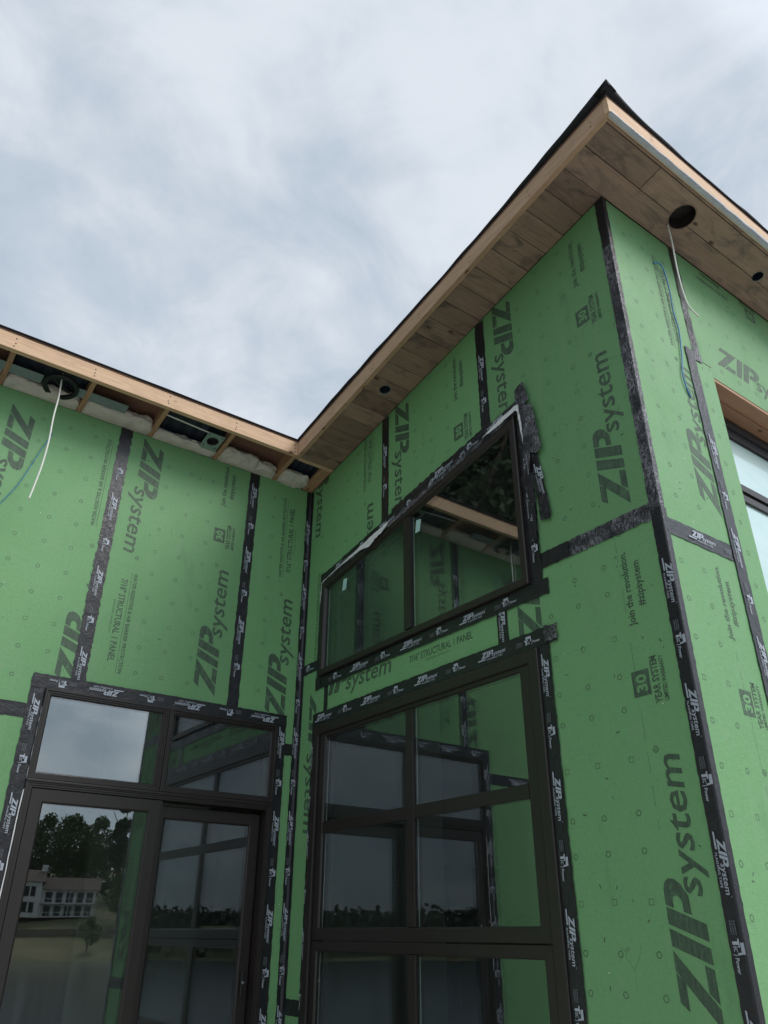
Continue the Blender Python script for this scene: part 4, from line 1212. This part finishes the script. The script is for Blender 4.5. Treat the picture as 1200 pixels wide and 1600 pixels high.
# right-hand wall
tape('C', (0.757, TC - 0.004), (0.757, 5.36), 0.080, d=0.006)
tape('C', (0.757, 5.38), (0.757, 4.80), 0.078, mat='tape_glints', label='seam tape with painted sky glints dropping from the eave beside the hanging cable')
tape('C', (0.625, 4.838), (0.80, 4.838), 0.070, d=0.006, mat='tape_glints')
tape('C', (0.672, 4.86), (0.672, 1.2), 0.098, d=0.008, prints='down', phase=0.72)
tape('C', (0.02, ZC), (0.66, ZC), 0.098, d=0.004, prints='right', phase=0.22, wr=0.003)

# torn and dangling pieces beside the high window
def flap(plane, poly, d, mat, label=None, name='torn_tape', curl=0.02, prints=None):
    """irregular sheet from an outline, triangulated fine and crumpled"""
    bm = bmesh.new()
    vv = [bm.verts.new((p_[0], p_[1], 0)) for p_ in poly]
    f = bm.faces.new(vv)
    if f.normal.z < 0: f.normal_flip()
    bmesh.ops.triangulate(bm, faces=bm.faces[:])
    for _ in range(4): bmesh.ops.subdivide_edges(bm, edges=bm.edges[:], cuts=1, use_grid_fill=True)
    sd = random.uniform(0, 99)
    for v in bm.verts:
        x, y = v.co.x, v.co.y
        v.co.x += 0.004 * noise.noise(Vector((x * 40, y * 40, sd))); v.co.y += 0.004 * noise.noise(Vector((x * 40, y * 40, sd + 7)))
        v.co.z = d + abs(curl * noise.noise(Vector((x * 7, y * 7, sd)))) + 0.004 * noise.noise(Vector((x * 30, y * 30, sd + 3)))
    bm.normal_update()
    for f in bm.faces:
        f.smooth = True
        if f.normal.z < 0: f.normal_flip()
    me = bpy.data.meshes.new(name); bm.to_mesh(me); bm.free()
    o = link(name, me, house, mat, MP[plane])
    if label: o['label'] = label
    if prints:
        u, w_, a = prints
        po = link('tape_logo', P_ZIP, o); po.matrix_local = Matrix.Translation((u, w_, d + curl + 0.004)) @ Matrix.Rotation(a, 4, 'Z')
    return o
flap('B', [(2.842, 4.602), (2.90, 4.587), (2.925, 4.42), (2.946, 4.196), (2.894, 4.19), (2.815, 4.248)], 0.026, 'tape_glints', 'crumpled patch of torn tape beside the high window')
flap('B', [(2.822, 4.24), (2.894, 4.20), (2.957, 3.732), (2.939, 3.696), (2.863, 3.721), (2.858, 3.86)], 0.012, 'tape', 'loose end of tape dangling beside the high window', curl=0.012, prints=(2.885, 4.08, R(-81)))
flap('B', [(2.755, 4.781), (2.80, 4.79), (2.845, 4.803), (2.876, 4.639), (2.838, 4.605), (2.759, 4.70)], 0.02, 'tape_glints', curl=0.015)
flap('B', [(2.76, 4.70), (2.84, 4.66), (2.86, 4.30), (2.815, 4.05), (2.79, 4.30)], 0.024, 'tape_glints', curl=0.012)
def ribbon(pts, label=None):
    """torn white backing: (u, lower w, upper w)"""
    vs = []; fs = []; P2 = smoothpts(pts, 10)
    for i, p_ in enumerate(P2):
        j = 0.010 * noise.noise(Vector((p_.x * 38, 1, 2))) * min(1, (p_.z - p_.y) / 0.03)
        for k in range(4):
            w_ = p_.y + j + (p_.z - p_.y - j) * k / 3
            vs.append((p_.x, w_, 0.0445 + 0.006 * noise.noise(Vector((p_.x * 20, k * 0.9, 5))) + (0.006 if k == 0 else 0)))
    for i in range(len(P2) - 1):
        for k in range(3): a = i * 4 + k; fs.append((a, a + 4, a + 5, a + 1))
    o = link('torn_backing', mesh('torn_backing', vs, fs, True), house, 'torn_white', MP['B'])
    if label: o['label'] = label
ribbon([(0.33, 4.155, 4.172), (0.55, 4.20, 4.215), (0.75, 4.228, 4.255), (0.95, 4.250, 4.295), (1.06, 4.235, 4.318), (1.16, 4.275, 4.335), (1.26, 4.300, 4.350), (1.34, 4.350, 4.364)], 'torn white backing strip over the left pane of the high window')
ribbon([(2.44, 4.545, 4.556), (2.55, 4.55, 4.590), (2.66, 4.565, 4.612), (2.76, 4.585, 4.630), (2.80, 4.560, 4.625)], 'torn white backing strip at the peak of the high window')
flap('B', [(2.772, 4.60), (2.79, 4.60), (2.805, 4.44), (2.80, 4.31), (2.79, 4.42)], 0.034, 'torn_white', name='torn_backing', curl=0.004)
flap('B', [(0.327, 4.17), (0.335, 4.17), (0.318, 4.02), (0.313, 3.96), (0.312, 4.05)], 0.034, 'torn_white', name='torn_backing', curl=0.003)
flap('A', [(-2.040, 2.84), (-2.034, 2.84), (-2.034, 2.40), (-2.040, 2.36)], 0.016, 'torn_white', name='torn_backing', curl=0.002)
flap('A', [(-2.047, 2.29), (-2.040, 2.30), (-2.040, 1.2), (-2.047, 1.2)], 0.016, 'torn_white', name='torn_backing', curl=0.002)

# ------------------------------------------------------------------ loose things: cables, light ring, box
def cable(name, pts, r, mat, label, cat='cable', group=None):
    P2 = smoothpts(pts, 8)
    base = Vector(P2[-1])
    mb = MB(); mb.tube([p_ - base for p_ in P2], r, 8)
    o = mb.build(name, mat, None, smooth=True)
    o.location = base
    tag(o, label, cat, group)
    return o
cable('hanging_cable', [(-2.47, -0.25, 5.42), (-2.471, -0.25, 5.325), (-2.461, -0.25, 5.153), (-2.462, -0.25, 4.968), (-2.452, -0.25, 4.735), (-2.456, -0.25, 4.533), (-2.470, -0.25, 4.362), (-2.485, -0.25, 4.222)], 0.0065, 'cable_white', 'white cable hanging from the black ring over the left wall')
cable('hanging_cable', [(0.585, -3.80, 5.95), (0.579, -3.79, 5.885), (0.578, -3.79, 5.70), (0.566, -3.79, 5.556), (0.558, -3.79, 5.431), (0.560, -3.79, 5.244), (0.591, -3.79, 5.114), (0.684, -3.79, 5.076)], 0.0055, 'cable_white', 'white cable hanging out of the large round soffit hole')
cable('blue_wire', [(0.468, -L - 0.004, 5.517), (0.50, -L - 0.02, 5.53), (0.544, -L - 0.025, 5.486), (0.570, -L - 0.02, 5.322), (0.570, -L - 0.012, 5.12), (0.585, -L - 0.012, 4.965), (0.545, -L - 0.012, 4.721), (0.508, -L - 0.012, 4.577), (0.519, -L - 0.010, 4.482), (0.551, -L - 0.006, 4.411)], 0.0048, 'wire_blue', 'blue wire looping down the right wall from a hole below the soffit')
cable('blue_wire', [(-2.401, -0.004, 4.964), (-2.45, -0.02, 4.799), (-2.49, -0.03, 4.647), (-2.542, -0.02, 4.456), (-2.595, -0.02, 4.326), (-2.66, -0.02, 4.20), (-2.80, -0.02, 4.05)], 0.003, 'wire_blue', 'thin blue wire strung across the left wall to the frame edge')

ringo = empty('light_mounting_ring', (-2.457, -0.198, zr(-0.198)))
tag(ringo, 'black round light mounting ring with grey metal hanger bars under the left eave', 'light fixture')
mb = MB(); k = 48
for j in range(k):
    q_ = []
    for th in (2 * math.pi * j / k, 2 * math.pi * (j + 1) / k):
        for rr, dz in ((0.100, -0.010), (0.128, -0.010), (0.132, 0.0), (0.128, 0.018), (0.100, 0.018)):
            yy = rr * math.sin(th); q_.append((rr * math.cos(th) * 1.05, yy, -SL * yy + dz))
    mb.add(q_, [(a, a + 5, (a + 1) % 5 + 5, (a + 1) % 5) for a in range(5)])
mb.build('ring', 'black_plastic', ringo)
mb = MB(); mb.box((-0.015, -0.10, 0.012), (0.015, 0.10, 0.02)); mb.build('cross_bar', 'black_plastic', ringo, matrix=Matrix.Rotation(-0.9, 4, 'Z'))
for x0_, x1_ in ((-0.62, -0.145), (0.130, 0.535)):
    mb = MB()
    vs = [(x, y, -SL * y + z) for z in (0.006, 0.009) for x, y in ((x0_, -0.052), (x1_, -0.052), (x1_, 0.046), (x0_, 0.046))]
    mb.add(vs, [(3, 2, 1, 0), (4, 5, 6, 7), (0, 1, 5, 4), (1, 2, 6, 5), (2, 3, 7, 6), (3, 0, 4, 7)])
    vs = [(x, y, -SL * y + z) for z in (0.009, 0.030) for x, y in ((x0_, 0.043), (x1_, 0.043), (x1_, 0.046), (x0_, 0.046))]
    mb.add(vs, [(3, 2, 1, 0), (4, 5, 6, 7), (0, 1, 5, 4), (1, 2, 6, 5), (2, 3, 7, 6), (3, 0, 4, 7)])
    mb.build('hanger_bar', 'galvanised', ringo)

px, py = -1.150, -0.192
plate = empty('light_mounting_plate', (px, py, zr(py)))
tag(plate, 'square green-grey light mounting plate with a round hole under the left eave', 'light fixture')
bm = bmesh.new()
k = 32
def plz(x, y, z): return (x, y, -SL * y + z)
ov = []; iv = []
for j in range(k):
    a = 2 * math.pi * j / k
    c_, s_ = math.cos(a), math.sin(a); m_ = max(abs(c_), abs(s_))
    ov.append((0.078 * c_ / m_, 0.108 * s_ / m_)); iv.append((0.050 * c_, 0.050 * s_ - 0.012))
vs = []; fs = []
for z in (0.0, 0.004):
    for x, y in ov: vs.append(plz(x, y, z))
    for x, y in iv: vs.append(plz(x, y, z))
for j in range(k):
    j2 = (j + 1) % k
    fs += [(j2, j, k + j, k + j2), (2 * k + j, 2 * k + j2, 3 * k + j2, 3 * k + j), (j, j2, 2 * k + j2, 2 * k + j), (k + j2, k + j, 3 * k + j, 3 * k + j2)]
bm.free()
link('plate', mesh('plate', vs, fs), plate, 'plate_steel')
mb = MB()
for j in range(k):
    a, b_ = iv[j], iv[(j + 1) % k]
    mb.add([plz(*a, 0.0), plz(*b_, 0.0), plz(*b_, 0.05), plz(*a, 0.05)], [(0, 1, 2, 3)])
    mb.add([plz(0, -0.012, 0.05), plz(*a, 0.05), plz(*b_, 0.05)], [(0, 1, 2)])
mb.build('can', 'can_dark', plate)
mb = MB()
for j in range(k):
    a, b_ = iv[j], iv[(j + 1) % k]
    f_ = lambda q_, s_: (q_[0] * s_, (q_[1] + 0.012) * s_ - 0.012)
    mb.add([plz(*f_(a, 1.0), -0.001), plz(*f_(b_, 1.0), -0.001), plz(*f_(b_, 1.09), -0.003), plz(*f_(a, 1.09), -0.003)], [(0, 1, 2, 3)])
mb.build('rim', 'galvanised', plate)
for x, y in ((-0.06, -0.085), (0.06, -0.085), (0.055, 0.06), (-0.055, 0.06)):
    mb = MB(); mb.tube([plz(x, y, 0.001), plz(x, y, -0.004)], 0.006, 10); mb.build('screw', 'gasket', plate)
mb = MB(); mb.tube([plz(-0.47, -0.105, 0.02), plz(-0.07, -0.09, 0.01)], 0.006, 8); mb.build('hanger_rod', 'cable_white', plate)
mb = MB(); mb.tube([plz(-0.47, 0.075, 0.02), plz(-0.06, 0.085, 0.01)], 0.005, 8); mb.build('hanger_rod', 'galvanised', plate)

# a board left leaning inside the tall window
mb = MB(); mb.tube([(0.75, -0.75, 0.0), (0.45, -0.95, 1.42)], 0.022, 10)
tag(mb.build('leaning_pole', 'cable_white', None), 'pale pole leaning behind the tall window', 'pole')

# ------------------------------------------------------------------ far shore: white house and trees, mirrored in the door glass
def polar(az, dist):  # as seen in the mirror of wall A
    return Vector((CAM.x + dist * math.cos(R(az)), -CAM.y + dist * math.sin(R(az)), 0))
hp = polar(-74.6, 176); hz = terrain_h(hp.x, hp.y)
nh = empty('lake_house', (hp.x, hp.y, hz - 0.3))
nh.rotation_euler.z = R(-74.6 + 90)
nh.scale = (0.85, 0.85, 0.85)
tag(nh, 'white lake house with brown roof and balconies on the far shore, mirrored in the door', 'house')
def hbox(name, a, b_, mat, par=nh):
    mb = MB(); mb.box(a, b_); return mb.build(name, mat, par)
# local +y points to the lake (towards the viewer)
hbox('wall', (-9, -4, 0), (-3.5, 4, 7.0), 'white_siding'); hbox('wall', (-3.5, -4, 0), (8, 2.2, 5.6), 'white_siding')
def gable(x0_, x1_, y0_, y1_, z, h, par=nh):
    mb = MB(); ym = (y0_ + y1_) / 2
    mb.add([(x0_, y0_, z), (x1_, y0_, z), (x1_, y1_, z), (x0_, y1_, z), (x0_, ym, z + h), (x1_, ym, z + h)], [(0, 1, 5, 4), (2, 3, 4, 5), (1, 2, 5), (3, 0, 4), (3, 2, 1, 0)])
    return mb.build('roof', 'roof_shingle', par)
gable(-9.6, -3.0, -4.7, 4.7, 7.0, 2.6); rf = gable(-3.6, 8.8, -4.6, 3.4, 5.6, 2.6)
ch = hbox('chimney', (-4.2, -0.6, 8.0), (-3.0, 0.6, 10.6), 'white_siding', rf)
for z, hh in ((2.75, 0.14), (0.1, 0.14)):
    hbox('balcony', (-3.4, 2.25, z), (8.4, 4.6, z + hh), 'white_siding')
    hbox('railing', (-3.4, 4.5, z + 0.95), (8.4, 4.6, z + 1.05), 'white_siding')
    for j in range(9): hbox('post', (-3.3 + j * 1.43, 4.5, z), (-3.2 + j * 1.43, 4.6, z + 1.0 + (1.8 if j % 4 == 0 else 0)), 'white_siding')
for x in (-8.2, -6.9, -5.6):
    for z in (0.9, 4.0):
        wd = hbox('window', (x, 4.0, z), (x + 0.95, 4.06, z + 2.0), 'far_glass'); hbox('frame', (x - 0.1, 4.0, z - 0.12), (x + 1.05, 4.03, z), 'white_siding', wd)
for x in (-2.6, -0.4, 1.8, 4.0, 6.0):
    for z in (0.4, 3.1): hbox('window', (x, 2.2, z), (x + 1.4, 2.26, z + 2.0), 'far_glass')
for j in range(12):
    pass
rw = empty('garden_wall', tuple(polar(-73.6, 160)))
rw.location.z = terrain_h(rw.location.x, rw.location.y) - 0.5
rw.rotation_euler.z = R(16)
tag(rw, 'low stone garden wall on the far lawn below the white lake house', 'wall')
mb = MB()
for j in range(18): mb.box((-11 + j * 1.25, -0.3, 0), (-11 + j * 1.25 + 1.18, 0.3, 1.3 + 0.15 * random.random()))
mb.build('stone_course', 'stone', rw)

def crown_mesh(seed, w_, h, n, conif=False, ls=1.0):
    rng = random.Random(seed)
    vs = []; fs = []
    lobes = []
    for i in range(14):
        a = rng.uniform(0, 6.28); t_ = rng.uniform(0.0, 1.0)
        prof = (1 - t_) if conif else math.sin(math.pi * (0.15 + 0.8 * t_)) 
        lobes.append((Vector((math.cos(a) * w_ * 0.55 * prof * rng.uniform(0.3, 1), math.sin(a) * w_ * 0.55 * prof * rng.uniform(0.3, 1), h * (0.28 + 0.62 * t_))), w_ * rng.uniform(0.22, 0.4) * (0.45 + 0.55 * prof)))
    for i in range(n):
        c_, r_ = lobes[rng.randrange(len(lobes))]
        d = Vector((rng.gauss(0, 1), rng.gauss(0, 1), rng.gauss(0, 0.8))).normalized() * r_ * rng.uniform(0.55, 1.05)
        p_ = c_ + d
        s_ = rng.uniform(0.18, 0.42) * ls
        x_ = Vector((rng.gauss(0, 1), rng.gauss(0, 1), rng.gauss(0, 1))).normalized(); y_ = x_.cross(Vector((rng.gauss(0, 1), rng.gauss(0, 1), rng.gauss(0, 1)))).normalized()
        o = len(vs); vs += [p_ - x_ * s_, p_ - y_ * s_ * 0.6, p_ + x_ * s_, p_ + y_ * s_ * 0.6]; fs.append((o, o + 1, o + 2, o + 3))
    return mesh('crown', vs, fs)
def trunk_mesh(seed, h, r):
    rng = random.Random(seed); mb = MB()
    mb.tube([(0, 0, -0.5), (0.1, 0, h * 0.3), (rng.uniform(-.3, .3), rng.uniform(-.3, .3), h * 0.62), (rng.uniform(-.4, .4), rng.uniform(-.4, .4), h * 0.9)], [r, r * 0.8, r * 0.5, r * 0.12], 8)
    for i in range(6):
        z = h * rng.uniform(0.3, 0.7); a = rng.uniform(0, 6.28); l_ = h * 0.22
        mb.tube([(0, 0, z), (math.cos(a) * l_ * 0.6, math.sin(a) * l_ * 0.6, z + l_ * 0.4), (math.cos(a) * l_, math.sin(a) * l_, z + l_ * 0.9)], [r * 0.4, r * 0.25, r * 0.08], 6)
    return mb.mesh('trunk', ['bark'])
kinds = []
for i, (w_, h, cf) in enumerate(((9, 15, False), (7.5, 17, False), (6, 19, True))):
    cm = crown_mesh(20 + i, w_, h, 4200, cf); cm.materials.append(MATS['leaf' if i != 2 else 'leaf_dark'])
    kinds.append((cm, trunk_mesh(40 + i, h, 0.35)))
spots = [(-79.3, 196, 0, 1.0), (-77.6, 203, 0, 1.2), (-76.0, 207, 1, 1.1), (-74.4, 203, 0, 1.15), (-72.9, 201, 1, 1.05), (-71.3, 198, 2, 1.15), (-69.6, 192, 1, 0.95), (-70.9, 168, 0, 0.55), (-72.4, 150, 0, 0.33)]
SAY = ['leftmost broad tree of the row behind the white lake house', 'broad tree behind the tall end of the white lake house', 'tall rounded tree behind the chimney of the white lake house', 'wide tree behind the middle of the white lake house', 'tall tree behind the right end of the white lake house', 'dark pointed conifer right of the white lake house', 'rightmost tree of the row on the far shore', 'short bushy tree beside the balconies of the white lake house', 'small round shrub tree on the lawn below the white lake house']
for i, (az, ds_, kd, sc) in enumerate(spots):
    p_ = polar(az, ds_)
    tr_ = empty('shore_tree', (p_.x, p_.y, terrain_h(p_.x, p_.y)))
    tr_.scale = (sc, sc, sc); tr_.rotation_euler.z = random.uniform(0, 6.28)
    tag(tr_, SAY[i], 'tree', 'trees on the far shore')
    link('crown', kinds[kd][0], tr_); link('trunk', kinds[kd][1], tr_)
near_kinds = []
for i, (w_, h) in enumerate(((6.5, 17), (7.5, 19))):
    cm = crown_mesh(70 + i, w_, h, 45000, ls=0.42); cm.materials.append(MATS['leaf_dark'])
    near_kinds.append((cm, trunk_mesh(80 + i, h, 0.3)))
for i, (x, y, kd, sc, say) in enumerate(((-11.7, 12.4, 1, 1.25, 'tall leafy tree behind the left wing, mirrored in the high window'), (-15.5, 8.5, 0, 1.35, 'tall tree beside the left end of the house, mirrored at the window edge'), (-12.0, 17.5, 0, 1.3, 'slim tall tree furthest behind the left wing'), (-16.0, 14.5, 1, 1.45, 'broad tall tree at the back of the group behind the left wing'), (-19, 3.5, 1, 1.0, 'broad tree standing apart to the left of the house'))):
    tr_ = empty('garden_tree', (x, y, -0.12)); tr_.scale = (sc, sc, sc); tr_.rotation_euler.z = 1.3 * i
    tag(tr_, say, 'tree', 'trees behind the left wing')
    link('crown', near_kinds[kd][0], tr_); link('trunk', near_kinds[kd][1], tr_)
# forest cover on the hills around the lake, one far mass
rng = random.Random(5)
vs = []; fs = []
for i in range(90000):
    a = rng.uniform(0, 2 * math.pi); r_ = 175 + 200 * rng.random() ** 1.5
    x, y = r_ * math.cos(a), r_ * math.sin(a) - 2
    if y > 60: continue
    clump = noise.noise(Vector((x * 0.12, y * 0.12, 0)))
    hmax = 7 + 3 * clump
    dg_ = (math.degrees(a) + 180) % 360 - 180
    if -82 < dg_ < -64:
        if r_ < 184: continue
        if r_ < 215: hmax *= 0.45
    p_ = Vector((x, y, terrain_h(x, y) + hmax * rng.random() ** 0.6))
    s_ = rng.uniform(0.5, 1.2)
    x_ = Vector((rng.gauss(0, 1), rng.gauss(0, 1), rng.gauss(0, 1))).normalized(); y_ = x_.cross(Vector((rng.gauss(0, 1), rng.gauss(0, 1), rng.gauss(0, 1)))).normalized()
    o_ = len(vs); vs += [p_ - x_ * s_, p_ - y_ * s_ * 0.7, p_ + x_ * s_, p_ + y_ * s_ * 0.7]; fs.append((o_, o_ + 1, o_ + 2, o_ + 3))
o = link('far_woodland', mesh('far_woodland', vs, fs), None, 'leaf_dark')
tag(o, 'distant wooded hills around the lake, mirrored in the glass', 'woodland', kind='stuff')

for o in list(house.children):
    if 'plane' in o.keys(): del o['plane']
